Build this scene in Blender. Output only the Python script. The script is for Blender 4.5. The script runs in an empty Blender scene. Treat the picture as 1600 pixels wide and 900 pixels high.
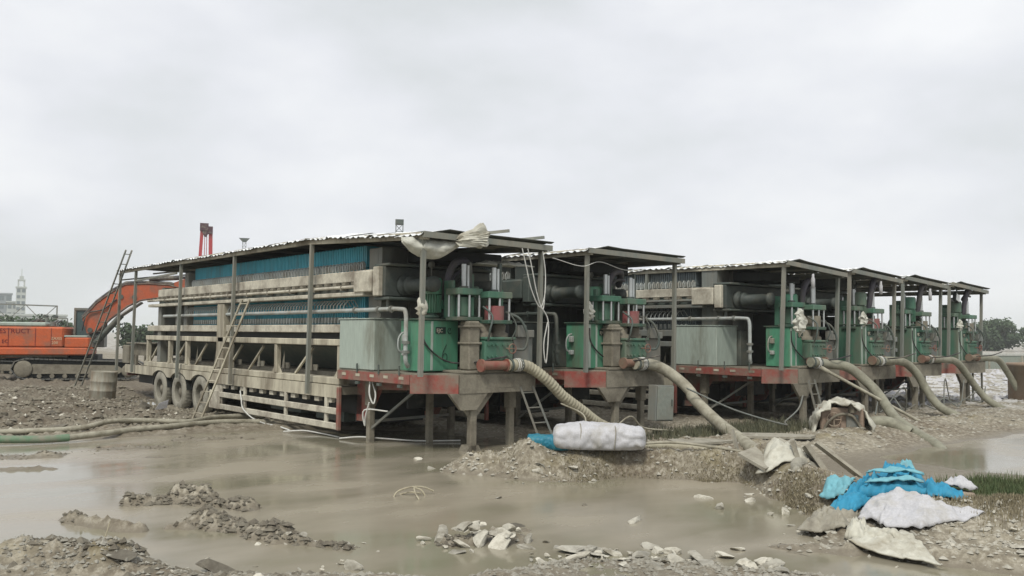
import bpy, math, random
import numpy as np
from mathutils import Vector, Matrix
S = bpy.context.scene
rnd = random.Random(7)
# ------------------------------------------------------------------ camera
cam_d = bpy.data.cameras.new("camera"); cam = bpy.data.objects.new("camera", cam_d)
S.collection.objects.link(cam); S.camera = cam
cam_d.sensor_width = 36; cam_d.lens = 31.0; cam_d.clip_end = 9000; cam_d.clip_start = .05
_R = [[0.76473073, -0.04245416, -0.64294989], [-0.64426712, -0.0343757, -0.76402761], [0.0103343, 0.99850686, -0.05363997]]
M = Matrix(_R).to_4x4(); M.translation = Vector((0, 0, 2.4)); cam.matrix_world = M
# the true left/up directions above are rows of world axes; -Z of the camera looks at the site
# ------------------------------------------------------------------ light
SUN_EL, SUN_AZ = math.radians(52), math.radians(235)       # azimuth clockwise from +Y
S.world = bpy.data.worlds.new("World"); S.world.use_nodes = True
wn = S.world.node_tree; wn.nodes.clear(); WL = wn.links.new
sky = wn.nodes.new("ShaderNodeTexSky"); sky.sky_type = 'NISHITA'; sky.sun_disc = False
sky.sun_elevation = SUN_EL; sky.sun_rotation = SUN_AZ; sky.dust_density = 3; sky.air_density = 1
mul = wn.nodes.new("ShaderNodeVectorMath"); mul.operation = 'SCALE'; mul.inputs[3].default_value = .08
WL(sky.outputs[0], mul.inputs[0])
tc = wn.nodes.new("ShaderNodeTexCoord")
mp = wn.nodes.new("ShaderNodeMapping"); mp.inputs['Scale'].default_value = (1, 1, 2.2); mp.inputs['Location'].default_value = (3.1, 1.2, 0); WL(tc.outputs['Generated'], mp.inputs[0])
nz = wn.nodes.new("ShaderNodeTexNoise"); nz.inputs['Scale'].default_value = 2.3; nz.inputs['Detail'].default_value = 5; nz.inputs['Roughness'].default_value = .5
WL(mp.outputs[0], nz.inputs['Vector'])
cr = wn.nodes.new("ShaderNodeValToRGB"); WL(nz.outputs['Fac'], cr.inputs[0])
cr.color_ramp.elements[0].position = .38; cr.color_ramp.elements[0].color = (.62, .645, .66, 1)
cr.color_ramp.elements[1].position = .64; cr.color_ramp.elements[1].color = (.83, .84, .855, 1)
e = cr.color_ramp.elements.new(.5); e.color = (.715, .73, .765, 1)
mx = wn.nodes.new("ShaderNodeMix"); mx.data_type = 'RGBA'; mx.inputs[0].default_value = .93
WL(mul.outputs[0], mx.inputs[6]); WL(cr.outputs[0], mx.inputs[7])
bg = wn.nodes.new("ShaderNodeBackground"); bg.inputs[1].default_value = 1.0; WL(mx.outputs[2], bg.inputs[0])
wo = wn.nodes.new("ShaderNodeOutputWorld"); WL(bg.outputs[0], wo.inputs[0])
sd = bpy.data.lights.new("sun", 'SUN'); sd.energy = 1.9; sd.angle = math.radians(11); sd.color = (1, .96, .88)
sun = bpy.data.objects.new("sun", sd); S.collection.objects.link(sun)
_d = Vector((math.sin(SUN_AZ)*math.cos(SUN_EL), math.cos(SUN_AZ)*math.cos(SUN_EL), math.sin(SUN_EL)))
sun.rotation_euler = _d.to_track_quat('Z', 'Y').to_euler()
S.view_settings.view_transform = 'Standard'; S.view_settings.look = 'None'; S.view_settings.exposure = .28; S.view_settings.gamma = 1
S.cycles.max_bounces = 6; S.cycles.diffuse_bounces = 1; S.cycles.volume_bounces = 1

# ------------------------------------------------------------------ materials
def mat(name, col, rough=.7, metal=0, grime=(.23, .205, .16), amt=.35, scale=1.5, fine=14, bump=.15, streak=False, spec=.4, noise2=None):
    m = bpy.data.materials.new(name); m.use_nodes = True; t = m.node_tree; L = t.links.new
    b = t.nodes['Principled BSDF']; b.inputs['Roughness'].default_value = rough; b.inputs['Metallic'].default_value = metal
    b.inputs['Specular IOR Level'].default_value = spec
    g = t.nodes.new("ShaderNodeNewGeometry")
    v = t.nodes.new("ShaderNodeMapping"); v.inputs['Scale'].default_value = (1, 1, .22 if streak else 1); L(g.outputs['Position'], v.inputs[0])
    n = t.nodes.new("ShaderNodeTexNoise"); n.inputs['Scale'].default_value = scale; n.inputs['Detail'].default_value = 9; n.inputs['Roughness'].default_value = .68
    L(v.outputs[0], n.inputs['Vector'])
    r = t.nodes.new("ShaderNodeValToRGB"); r.color_ramp.elements[0].position = .62-.4*amt; r.color_ramp.elements[1].position = .80-.3*amt
    L(n.outputs['Fac'], r.inputs[0])
    n2 = t.nodes.new("ShaderNodeTexNoise"); n2.inputs['Scale'].default_value = fine; n2.inputs['Detail'].default_value = 6; L(v.outputs[0], n2.inputs['Vector'])
    m2 = t.nodes.new("ShaderNodeMix"); m2.data_type = 'RGBA'; m2.inputs[6].default_value = (*[c*.72 for c in col], 1); m2.inputs[7].default_value = (*[min(1, c*1.22) for c in col], 1)
    L(n2.outputs['Fac'], m2.inputs[0])
    k = t.nodes.new("ShaderNodeMix"); k.data_type = 'RGBA'; L(r.outputs[0], k.inputs[0]); L(m2.outputs[2], k.inputs[6]); k.inputs[7].default_value = (*grime, 1)
    L(k.outputs[2], b.inputs['Base Color'])
    if bump:
        u = t.nodes.new("ShaderNodeBump"); u.inputs['Strength'].default_value = bump; u.inputs['Distance'].default_value = .02
        L(n2.outputs['Fac'], u.inputs['Height']); L(u.outputs[0], b.inputs['Normal'])
    return m
MUD = (.25, .225, .175)
cream = mat('cream_muddy_steel', (.52, .485, .375), .75, grime=(.22, .19, .14), amt=.5, streak=True)
creamlow = mat('dusty_rail_paint', (.56, .53, .43), .75, grime=(.24, .21, .165), amt=.45)
darkst = mat('dark_green_grey_steel', (.08, .10, .088), .6, grime=(.14, .135, .11), amt=.4)
greyst = mat('grey_steel', (.17, .185, .17), .6, grime=(.19, .175, .14), amt=.5, streak=True)
postm = mat('post_steel', (.185, .20, .175), .6, grime=(.26, .24, .19), amt=.5, streak=True)
blue = mat('blue_filter_cloth', (.075, .37, .47), .7, grime=(.09, .22, .25), amt=.36, scale=2.5, streak=True)
white_hose = mat('white_small_hose', (.40, .43, .41), .5, grime=MUD, amt=.4)
red = mat('dull_red_paint', (.27, .065, .05), .65, grime=(.21, .17, .13), amt=.6, scale=2.4)
redc = mat('red_cylinder_paint', (.27, .085, .085), .6, grime=(.2, .15, .12), amt=.5)
redpipe = mat('red_pipe_paint', (.24, .055, .04), .65, grime=(.24, .18, .13), amt=.6)
mudred = mat('brown_red_pipe', (.21, .12, .085), .8, grime=(.2, .17, .12), amt=.5)
mudst = mat('mud_caked_steel', (.24, .22, .17), .85, grime=(.115, .10, .075), amt=.45, fine=22, bump=.4)
green = mat('machine_green_paint', (.09, .285, .175), .45, grime=(.14, .155, .11), amt=.38, scale=1.8, streak=True)
green2 = mat('faded_green_paint', (.065, .165, .11), .55, grime=(.15, .16, .12), amt=.5, scale=1.6, streak=True)
greypl = mat('grey_filter_cloth', (.14, .17, .18), .7, grime=(.12, .13, .12), amt=.4)
greend = mat('dark_green_paint', (.045, .10, .07), .5, grime=(.12, .12, .09), amt=.5, scale=2.5)
palegrn = mat('pale_grey_green_paint', (.37, .43, .375), .6, grime=(.17, .17, .13), amt=.25, scale=1.3, streak=True)
tin = mat('white_roof_sheet', (.80, .82, .82), .55, grime=(.25, .24, .2), amt=.25, scale=3)
roofun = mat('dark_roof_underside', (.075, .085, .07), .8, grime=(.13, .12, .10), amt=.4, scale=3)  # underside of the roof sheets, darker than their tops
chrome = mat('chromed_rod', (.50, .52, .51), .3, metal=.6, grime=(.25, .25, .22), amt=.25, fine=3, bump=0)
rubber = mat('muddy_rubber', (.31, .295, .24), .85, grime=(.14, .13, .105), amt=.35, scale=3, fine=30, bump=.3)
headm = mat('shaded_press_steel', (.06, .072, .065), .6, grime=(.10, .10, .08), amt=.35)  # dark steel with the shade of the press recesses put into its colour
hosedark = mat('dark_violet_hose', (.075, .07, .085), .6, grime=(.14, .13, .11), amt=.35)
black = mat('black_rubber', (.035, .033, .034), .6, grime=MUD, amt=.3)
corr = mat('pale_ribbed_hose', (.40, .375, .275), .6, grime=(.24, .21, .15), amt=.4, scale=3)
hosem = mat('muddy_beige_hose', (.27, .265, .20), .7, grime=(.16, .15, .11), amt=.4, scale=3)
hoseg = mat('mud_pale_hose', (.38, .36, .28), .7, grime=(.2, .18, .13), amt=.45, scale=3)
hgreen = mat('green_lay_flat_hose', (.07, .21, .11), .7, grime=MUD, amt=.55, scale=1.2)
orange = mat('excavator_orange', (.52, .115, .04), .5, grime=(.22, .13, .09), amt=.36, scale=1.2)
orangeo = mat('old_rust_orange', (.26, .085, .045), .6, grime=(.13, .10, .08), amt=.6)
chromed = mat('dull_piston_rod', (.25, .25, .24), .4, metal=.5)
orangeb = mat('excavator_boom_orange', (.46, .105, .045), .5, grime=(.17, .12, .09), amt=.36, scale=1)
trackm = mat('muddy_track_steel', (.10, .105, .10), .85, grime=(.19, .175, .145), amt=.45, fine=25, bump=.4)
glass = mat('dark_cab_glass', (.07, .11, .11), .12, amt=.15, bump=0)
whitebag = mat('white_woven_sheet', (.50, .50, .515), .65, grime=(.36, .34, .29), amt=.3, scale=2, fine=40)
dirtysheet = mat('mud_stained_sheet', (.54, .53, .45), .75, grime=(.30, .27, .2), amt=.42, scale=2.5)
tarp = mat('dirty_white_tarp', (.55, .55, .48), .7, grime=(.33, .32, .25), amt=.3, scale=2.5)
bluebag = mat('bright_blue_cloth', (.03, .26, .42), .7, grime=(.05, .24, .34), amt=.3, scale=5)
paleblue = mat('pale_blue_edge', (.17, .41, .47), .7, amt=.25)
tealbag = mat('teal_blue_bag', (.015, .17, .25), .5, grime=(.05, .2, .2), amt=.3, scale=6)
def vary(m, lo=.55, hi=1.15):
    t = m.node_tree; b = t.nodes['Principled BSDF']; src = b.inputs['Base Color'].links[0].from_socket
    oi = t.nodes.new('ShaderNodeObjectInfo'); mr_ = t.nodes.new('ShaderNodeMapRange'); t.links.new(oi.outputs['Random'], mr_.inputs[0]); mr_.inputs[3].default_value = lo; mr_.inputs[4].default_value = hi
    v = t.nodes.new('ShaderNodeVectorMath'); v.operation = 'SCALE'; t.links.new(src, v.inputs[0]); t.links.new(mr_.outputs[0], v.inputs[3]); t.links.new(v.outputs[0], b.inputs['Base Color'])
stone = mat('pale_mud_stone', (.56, .535, .45), .9, grime=(.27, .245, .19), amt=.42, scale=5, fine=30, bump=.4)
stone2 = mat('wet_brown_stone', (.21, .19, .145), .8, grime=(.13, .11, .082), amt=.45, scale=6, fine=30, bump=.4)
vary(stone); vary(stone2); vary(cream, .9, 1.08)
slab = mat('grey_concrete_slab', (.33, .31, .25), .9, grime=(.2, .18, .14), amt=.4, scale=4, bump=.3)
wood = mat('bamboo_pale', (.42, .38, .27), .7, grime=(.2, .17, .12), amt=.3, scale=6)
rust = mat('brown_rusty_tank', (.30, .22, .16), .8, grime=(.3, .26, .2), amt=.4)
cord = mat('white_cord', (.6, .6, .56), .6, amt=.2)
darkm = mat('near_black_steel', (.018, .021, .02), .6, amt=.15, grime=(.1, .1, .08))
farpale = mat('far_pale_concrete', (.46, .49, .46), .9, amt=.1, scale=.1)
fargrey = mat('far_grey_wall', (.30, .33, .34), .9, amt=.1, scale=.1)
farwin = mat('far_window', (.16, .19, .20), .4, amt=0, bump=0)
rigred = mat('rig_red_paint', (.40, .05, .055), .6, grime=(.2, .06, .06), amt=.3)
leafm = mat('tree_leaf_green', (.035, .062, .028), .8, grime=(.06, .09, .04), amt=.5, scale=.6)
bark = mat('bark', (.10, .08, .06), .9)
grassm = mat('green_grass', (.07, .105, .04), .8, grime=(.14, .15, .07), amt=.45, scale=4)
drygrass = mat('dry_olive_grass', (.23, .20, .125), .9, grime=(.30, .26, .18), amt=.45, scale=3)
inkm = mat('dark_ink', (.02, .045, .035), .7, amt=0, bump=0)
textred = mat('faded_red_letter', (.16, .02, .03), .7, amt=.2)
textpale = mat('pale_letter', (.62, .50, .33), .7, amt=.2)

# ------------------------------------------------------------------ mesh helpers
class MB:
    def __init__(s): s.v = []; s.f = []; s.m = []; s.sm = []; s.pc = []; s.lock = False
    def add(s, vs, fs, mi=0, smooth=False):
        o = len(s.v); s.v += [tuple(p) for p in vs]
        for f in fs: s.f.append([i+o for i in f]); s.m.append(mi); s.sm.append(smooth)
        return s
    def box(s, x0, x1, y0, y1, z0, z1, mi=0):
        return s.add([(x0, y0, z0), (x1, y0, z0), (x1, y1, z0), (x0, y1, z0), (x0, y0, z1), (x1, y0, z1), (x1, y1, z1), (x0, y1, z1)],
              [(0, 3, 2, 1), (4, 5, 6, 7), (0, 1, 5, 4), (1, 2, 6, 5), (2, 3, 7, 6), (3, 0, 4, 7)], mi)
    def bbox(s, x0, x1, y0, y1, z0, z1, b=.015, mi=0):      # box with bevelled edges
        X = (x0, x1); Y = (y0, y1); Z = (z0, z1); vs = []; idx = {}
        for i in (0, 1):
            for j in (0, 1):
                for k in (0, 1):
                    si, sj, sk = (b if i == 0 else -b), (b if j == 0 else -b), (b if k == 0 else -b)
                    for a, p in enumerate(((X[i], Y[j]+sj, Z[k]+sk), (X[i]+si, Y[j], Z[k]+sk), (X[i]+si, Y[j]+sj, Z[k]))):
                        idx[i, j, k, a] = len(vs); vs.append(p)
        fs = []
        for i in (0, 1): fs.append([idx[i, 0, 0, 0], idx[i, 1, 0, 0], idx[i, 1, 1, 0], idx[i, 0, 1, 0]])
        for j in (0, 1): fs.append([idx[0, j, 0, 1], idx[1, j, 0, 1], idx[1, j, 1, 1], idx[0, j, 1, 1]])
        for k in (0, 1): fs.append([idx[0, 0, k, 2], idx[1, 0, k, 2], idx[1, 1, k, 2], idx[0, 1, k, 2]])
        for j in (0, 1):
            for k in (0, 1): fs.append([idx[0, j, k, 1], idx[1, j, k, 1], idx[1, j, k, 2], idx[0, j, k, 2]])
        for i in (0, 1):
            for k in (0, 1): fs.append([idx[i, 0, k, 0], idx[i, 1, k, 0], idx[i, 1, k, 2], idx[i, 0, k, 2]])
        for i in (0, 1):
            for j in (0, 1): fs.append([idx[i, j, 0, 0], idx[i, j, 1, 0], idx[i, j, 1, 1], idx[i, j, 0, 1]])
        for i in (0, 1):
            for j in (0, 1):
                for k in (0, 1): fs.append([idx[i, j, k, a] for a in range(3)])
        return s.add(vs, fs, mi)
    def beam(s, p, q, w, h=None, mi=0, up=(0, 0, 1)):
        h = w if h is None else h; p = Vector(p); q = Vector(q); d = (q-p).normalized(); u = Vector(up)
        if abs(d.dot(u)) > .98: u = Vector((0, 1, 0))
        a = d.cross(u).normalized()*w/2; b = a.cross(d).normalized()*h/2
        return s.add([p-a-b, p+a-b, p+a+b, p-a+b, q-a-b, q+a-b, q+a+b, q-a+b],
              [(0, 1, 2, 3), (7, 6, 5, 4), (0, 4, 5, 1), (1, 5, 6, 2), (2, 6, 7, 3), (3, 7, 4, 0)], mi)
    def tube(s, pts, r, n=8, mi=0, caps=True, smooth=True):
        pts = [Vector(p) for p in pts]; N = len(pts); rs = r if isinstance(r, (list, tuple)) else [r]*N
        d0 = (pts[1]-pts[0]).normalized(); u = Vector((0, 0, 1)) if abs(d0.z) < .9 else Vector((1, 0, 0)); a = d0.cross(u).normalized()
        vs = []
        for i in range(N):
            d = (pts[min(i+1, N-1)]-pts[max(i-1, 0)]).normalized(); a = (a-d*a.dot(d)).normalized(); b = d.cross(a)
            for k in range(n):
                t = 2*math.pi*k/n; vs.append(pts[i]+(a*math.cos(t)+b*math.sin(t))*rs[i])
        fs = [(i*n+k, i*n+(k+1) % n, (i+1)*n+(k+1) % n, (i+1)*n+k) for i in range(N-1) for k in range(n)]
        s.add(vs, fs, mi, smooth)
        if caps: s.add(vs[:n], [tuple(range(n))[::-1]], mi); s.add(vs[-n:], [tuple(range(n))], mi)
        return s
    def cyl(s, p, q, r, n=16, mi=0, r2=None): return s.tube([p, q], [r, r if r2 is None else r2], n, mi)
    def lathe(s, prof, c=(0, 0, 0), axis='z', n=24, mi=0):
        vs = []; P = len(prof)
        for k in range(n):
            t = 2*math.pi*k/n
            for r, h in prof:
                a, b = r*math.cos(t), r*math.sin(t)
                vs.append({'z': (c[0]+a, c[1]+b, c[2]+h), 'x': (c[0]+h, c[1]+a, c[2]+b), 'y': (c[0]+a, c[1]+h, c[2]+b)}[axis])
        fs = [(k*P+i, ((k+1) % n)*P+i, ((k+1) % n)*P+i+1, k*P+i+1) for k in range(n) for i in range(P-1)]
        return s.add(vs, fs, mi, True)
    def prism(s, poly, a, b, axis='x', mi=0):
        def q(u, v, w): return {'x': (w, u, v), 'y': (u, w, v), 'z': (u, v, w)}[axis]
        n = len(poly); vs = [q(u, v, a) for u, v in poly]+[q(u, v, b) for u, v in poly]
        return s.add(vs, [tuple(range(n))[::-1], tuple(range(n, 2*n))]+[(i, (i+1) % n, n+(i+1) % n, n+i) for i in range(n)], mi)
    def mesh(s, name, mats):
        me = bpy.data.meshes.new(name); me.from_pydata(s.v, [], s.f); mats = mats if isinstance(mats, (list, tuple)) else [mats]
        for m in mats: me.materials.append(m)
        me.polygons.foreach_set('material_index', s.m); me.polygons.foreach_set('use_smooth', s.sm)
        import bmesh
        bm = bmesh.new(); bm.from_mesh(me); bmesh.ops.recalc_face_normals(bm, faces=bm.faces); bm.to_mesh(me); bm.free()
        return me
    def build(s, name, mats, parent=None, loc=(0, 0, 0), **kw): return link(name, s.mesh(name, mats), parent, loc, **kw)
    def build_each(s, name, mats, parent=None):             # every separate piece becomes a part of its own
        up = list(range(len(s.v)))
        def root(a):
            while up[a] != a: up[a] = up[up[a]]; a = up[a]
            return a
        for f in s.f:
            r0 = root(f[0])
            for a in f[1:]: up[root(a)] = r0
        key = {}                                            # caps coincide with the tube they close
        for i, v in enumerate(s.v):
            k = (round(v[0], 5), round(v[1], 5), round(v[2], 5))
            if k in key: up[root(i)] = root(key[k])
            else: key[k] = i
        g = {}
        for fi, f in enumerate(s.f): g.setdefault(root(f[0]), []).append(fi)
        for fl in g.values():
            m = MB(); mp = {}
            for fi in fl:
                nf = []
                for a in s.f[fi]:
                    if a not in mp: mp[a] = len(m.v); m.v.append(s.v[a])
                    nf.append(mp[a])
                m.f.append(nf); m.m.append(s.m[fi]); m.sm.append(s.sm[fi])
            m.build(name, mats, parent)
def link(name, me, parent=None, loc=(0, 0, 0), label=None, cat=None, group=None, kind=None, rot=None):
    o = bpy.data.objects.new(name, me); S.collection.objects.link(o); o.parent = parent; o.location = loc
    if rot: o.rotation_euler = rot
    return tag(o, label, cat, group, kind)
def tag(o, label=None, cat=None, group=None, kind=None):
    for k, v in (('label', label), ('category', cat), ('group', group), ('kind', kind)):
        if v: o[k] = v
    return o
def thing(name, label, cat, loc=(0, 0, 0), rot=None, group=None): return link(name, None, None, loc, label, cat, group, None, rot)
KIDS = {}
def copy_tree(o, parent=None):
    c = o.copy(); S.collection.objects.link(c); c.parent = parent
    for ch in [x for x in ALL_CHILDREN(o)]: copy_tree(ch, c)
    return c
def ALL_CHILDREN(o): return [x for x in S.collection.objects if x.parent == o]
def smoothpath(pts, k=8):
    P = [Vector(p) for p in pts]; P = [P[0]*2-P[1]]+P+[P[-1]*2-P[-2]]; out = []
    for i in range(1, len(P)-2):
        for j in range(k):
            t = j/k; a, b, c, d = P[i-1], P[i], P[i+1], P[i+2]
            out.append(.5*((2*b)+(c-a)*t+(2*a-5*b+4*c-d)*t*t+(3*b-a-3*c+d)*t**3))
    return out+[P[-2]]
def resample(pts, step):
    out = [pts[0]]; acc = 0
    for a, b in zip(pts, pts[1:]):
        L = (b-a).length; t = step-acc
        while t <= L: out.append(a+(b-a)*(t/L)); t += step
        acc = (acc+L) % step
    return out+[pts[-1]]
def text_mesh(body, size, m, depth=.004):
    cu = bpy.data.curves.new('lettering', 'FONT'); cu.body = body; cu.size = size; cu.extrude = depth; cu.resolution_u = 2
    o = bpy.data.objects.new('lettering', cu); S.collection.objects.link(o); bpy.context.view_layer.update()
    me = bpy.data.meshes.new_from_object(o); bpy.data.objects.remove(o); me.materials.clear(); me.materials.append(m); return me

# ------------------------------------------------------------------ noise and terrain
def vnoise(x, y, seed=0):
    xi = np.floor(x).astype(np.int64); yi = np.floor(y).astype(np.int64); fx = x-xi; fy = y-yi
    fx = fx*fx*(3-2*fx); fy = fy*fy*(3-2*fy)
    def h(a, b):
        n = (a*374761393+b*668265263+seed*974711) & 0x7fffffff; n = (n ^ (n >> 13))*1274126177 & 0x7fffffff
        return ((n ^ (n >> 16)) & 0xffff)/65535.
    return (h(xi, yi)*(1-fx)+h(xi+1, yi)*fx)*(1-fy)+(h(xi, yi+1)*(1-fx)+h(xi+1, yi+1)*fx)*fy
def fbm(x, y, f, o=4, seed=0, g=.5):
    t = 0; a = 1; w = 0
    for i in range(o): t = t+a*(vnoise(x*f+i*17.3, y*f-i*9.1, seed+i)-.5)*2; w += a; a *= g; f *= 2.03
    return t/w
def sdist(x, y, poly):                                     # signed distance, positive inside
    d = np.full(x.shape, 1e9); ins = np.zeros(x.shape, bool); n = len(poly)
    for i in range(n):
        ax, ay = poly[i]; bx, by = poly[(i+1) % n]; ex, ey = bx-ax, by-ay
        t = np.clip(((x-ax)*ex+(y-ay)*ey)/(ex*ex+ey*ey), 0, 1)
        d = np.minimum(d, np.hypot(x-ax-t*ex, y-ay-t*ey))
        c = ((ay > y) != (by > y)) & (x < ex*(y-ay)/(ey if ey else 1e-9)+ax); ins ^= c
    return np.where(ins, d, -d)
def sstep(a, b, v): t = np.clip((v-a)/(b-a), 0, 1); return t*t*(3-2*t)
def ridge(x, y, pts, w):
    d = np.full(x.shape, 1e9)
    for (ax, ay), (bx, by) in zip(pts, pts[1:]):
        ex, ey = bx-ax, by-ay; t = np.clip(((x-ax)*ex+(y-ay)*ey)/(ex*ex+ey*ey+1e-9), 0, 1); d = np.minimum(d, np.hypot(x-ax-t*ex, y-ay-t*ey))
    return np.exp(-(d/w)**2)
LAND = [(-400, 22), (-30, 21.5), (0, 21.8), (3.9, 21.6), (6.3, 20.9), (9.3, 20.6), (11, 20), (12.8, 17.5), (13, 15), (11.6, 13.3), (10.2, 12.9), (9.3, 12.9),
        (9.5, 12), (9.8, 10.85), (11.0, 10.4), (12.0, 9.5), (12.25, 8.9), (11.5, 7.7), (11.15, 6.8), (9.9, 6.3), (9.45, 5.7), (9.4, 4.9), (9.6, 4.1), (10.2, 2.8), (12, -3), (900, -3), (900, 900), (-400, 900)]
PIT = [(14.6, 9.5), (17, 9.7), (19, 9.3), (22, 9.2), (30, 8.8), (50, 8), (60, 1), (30, 1), (18.8, 4.2), (16.2, 5.6), (15.0, 6.9), (14.3, 8.3)]
FORE = [(-20, 13), (1.2, 11.2), (2.0, 11.0), (2.75, 9.7), (3.5, 8.9), (4.5, 7.9), (5.3, 7.3), (6.0, 7.3), (6.9, 7.15), (7.7, 6.5), (8.1, 5.7), (8.3, 4.6), (9, 3), (11, -6), (-20, -6)]
def terrain(x, y):
    x = np.asarray(x, float); y = np.asarray(y, float)
    wob = fbm(x, y, .9, 3, 5)*.28
    sl = sdist(x, y, LAND)+wob; sp = sdist(x, y, PIT)+wob*.6; sf = sdist(x, y, FORE)+wob*1.2
    near = np.exp(-np.maximum(0, np.hypot(x-8, y-12)-40)/60)
    back = sstep(20, 26, y)*sstep(14, 9, x)*sstep(70, 45, y)
    h = -.13+(.21+.05*back)*sstep(-.35, .55, sl)+.10*back*sstep(0, 5, sl)
    h += .38*ridge(x, y, [(10.3, 11.5), (12.2, 10.0), (12.9, 8.6)], .62)*sstep(-.1, .5, sl)
    h += .30*ridge(x, y, [(12.6, 8.0), (11.8, 6.4), (11.2, 5.2), (11.6, 4.0), (12.5, 3)], .75)*sstep(-.1, .5, sl)
    h += .20*ridge(x, y, [(13.2, 11.6), (15.5, 11.4), (18, 10.7), (20.5, 10.9), (24, 10.8), (34, 10.8)], .9)*sstep(0, .8, sl)
    for mx, my, mr, mh in ((12.0, 9.2, .42, .12), (11.15, 9.85, .35, .10), (10.45, 10.6, .35, .12), (11.25, 7.1, .30, .13), (11.0, 6.7, .22, .12), (11.9, 7.6, .3, .1), (13.6, 10.6, .5, .12), (11.9, 4.4, .4, .12), (12.6, 4.1, .35, .12)):
        h += mh*np.exp(-(((x-mx)**2+(y-my)**2)/mr**2))
    h -= .17*ridge(x, y, [(9.8, 24.0), (9.8, 32)], 1.3)+.06*back*sstep(5, 9, x)
    sq = sdist(x, y, [(17.6, 8.9), (19.5, 9.0), (22, 9.0), (30, 8.6), (50, 8), (60, 1), (30, 1), (19.5, 4.2), (17.8, 5.6), (17.2, 7.3)])+wob*.8
    h -= .055*sstep(-.9, .7, sp)+.20*sstep(-.5, .7, sq)
    fl = sstep(-.3, .35, sf); h = np.maximum(h, -.13+.17*fl+.0*x)
    isl = 0
    for pts, w, a in (([(3.0, 12.3), (3.2, 11.8), (3.5, 11.1)], .17, .22), ([(4.05, 12.85), (4.6, 12.6), (5.1, 11.7)], .24, .24), ([(4.7, 13.0), (4.9, 12.5)], .25, .26),
                      ([(3.9, 11.0), (4.1, 10.8)], .14, .18), ([(4.3, 11.2), (4.7, 9.8)], .30, .22), ([(4.6, 9.6), (5.25, 8.6)], .17, .20),
                      ([(6.2, 8.35), (6.7, 8.0)], .40, .20), ([(6.9, 8.5), (7.3, 8.3)], .16, .16), ([(2.9, 15.6), (3.8, 15.0)], .3, .10), ([(2.6, 19.8), (3.6, 18.9), (4.3, 18.7)], .5, .165), ([(5.2, 19.2), (6.4, 18.9)], .45, .15), ([(7.2, 19.9), (8.3, 19.3)], .5, .15), ([(3.0, 17.4), (3.9, 16.9)], .3, .15), ([(5.6, 17.4), (6.1, 17.2)], .2, .14), ([(1.8, 14.6), (2.3, 14.2)], .2, .13), ([(9.0, 5.9), (9.3, 5.2)], .25, .14), ([(2.1, 10.2), (2.7, 9.6)], .4, .22),
                      ([(9.4, 12.6), (10.2, 12.0), (10.0, 11.4)], .3, .2)):
        isl = np.maximum(isl, a*ridge(x+.12*fbm(x, y, 3, 2, 40), y+.12*fbm(x, y, 3, 2, 41), pts, w))
    h += isl
    rough = np.clip(sstep(.0, .10, h+.02), 0, 1)
    pitm = sstep(-1.2, -.2, sp)
    amp = (.062*rough+.006+.05*np.clip(isl*6, 0, 1)+.10*back*(1-.75*ridge(x, y, [(10, 24), (10, 33)], 1.4)))*(1-.8*pitm)*near
    h += amp*(fbm(x, y, 2.1, 4, 11)+.75*np.abs(fbm(x, y, 6.5, 3, 21))-.15)*1.25
    h += (.035*fbm(x, y, .45, 3, 31)+.03*rough*np.abs(fbm(x, y, 17, 2, 51)))*near*rough
    h += back*.07*np.abs(fbm(x*.7+y*.2, y*1.6, 1.1, 3, 71))*sstep(10.5, 8.5, x)-back*.02
    far = sstep(60, 300, np.hypot(x, y)); h = h*(1-far)+.1*far
    return h
def gz(x, y): return float(terrain(np.array([x]), np.array([y]))[0])
def axis(bands, lowend):
    a = []
    for lo, hi, st in bands: a += list(np.arange(lo, hi-1e-6, st))
    st = bands[-1][2]; v = a[-1]
    while v < 3500: st = min(st*1.15, 400); v += st; a.append(v)
    b = []; st = bands[0][2]; v = a[0]
    while v > -lowend: st = min(st*1.15, 400); v -= st; b.append(v)
    return np.array(b[::-1]+a)
gx = axis([(-3, 1, .12), (1, 19, .06), (19, 36, .14)], 3000); gy = axis([(4, 17, .06), (17, 36, .11), (36, 46, .25)], 500)
GX, GY = np.meshgrid(gx, gy); GZ = terrain(GX, GY); ny, nx = GX.shape
verts = np.stack([GX.ravel(), GY.ravel(), GZ.ravel()], 1)
i = np.arange(nx-1); j = np.arange(ny-1); I, J = np.meshgrid(i, j); a = (J*nx+I).ravel()
faces = np.stack([a, a+1, a+nx+1, a+nx], 1)
me = bpy.data.meshes.new('ground'); me.vertices.add(len(verts)); me.vertices.foreach_set('co', verts.ravel())
me.loops.add(faces.size); me.loops.foreach_set('vertex_index', faces.ravel()); me.polygons.add(len(faces))
me.polygons.foreach_set('loop_start', np.arange(0, faces.size, 4)); me.polygons.foreach_set('loop_total', np.full(len(faces), 4)); me.polygons.foreach_set('use_smooth', np.ones(len(faces), bool)); me.update()

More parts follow.
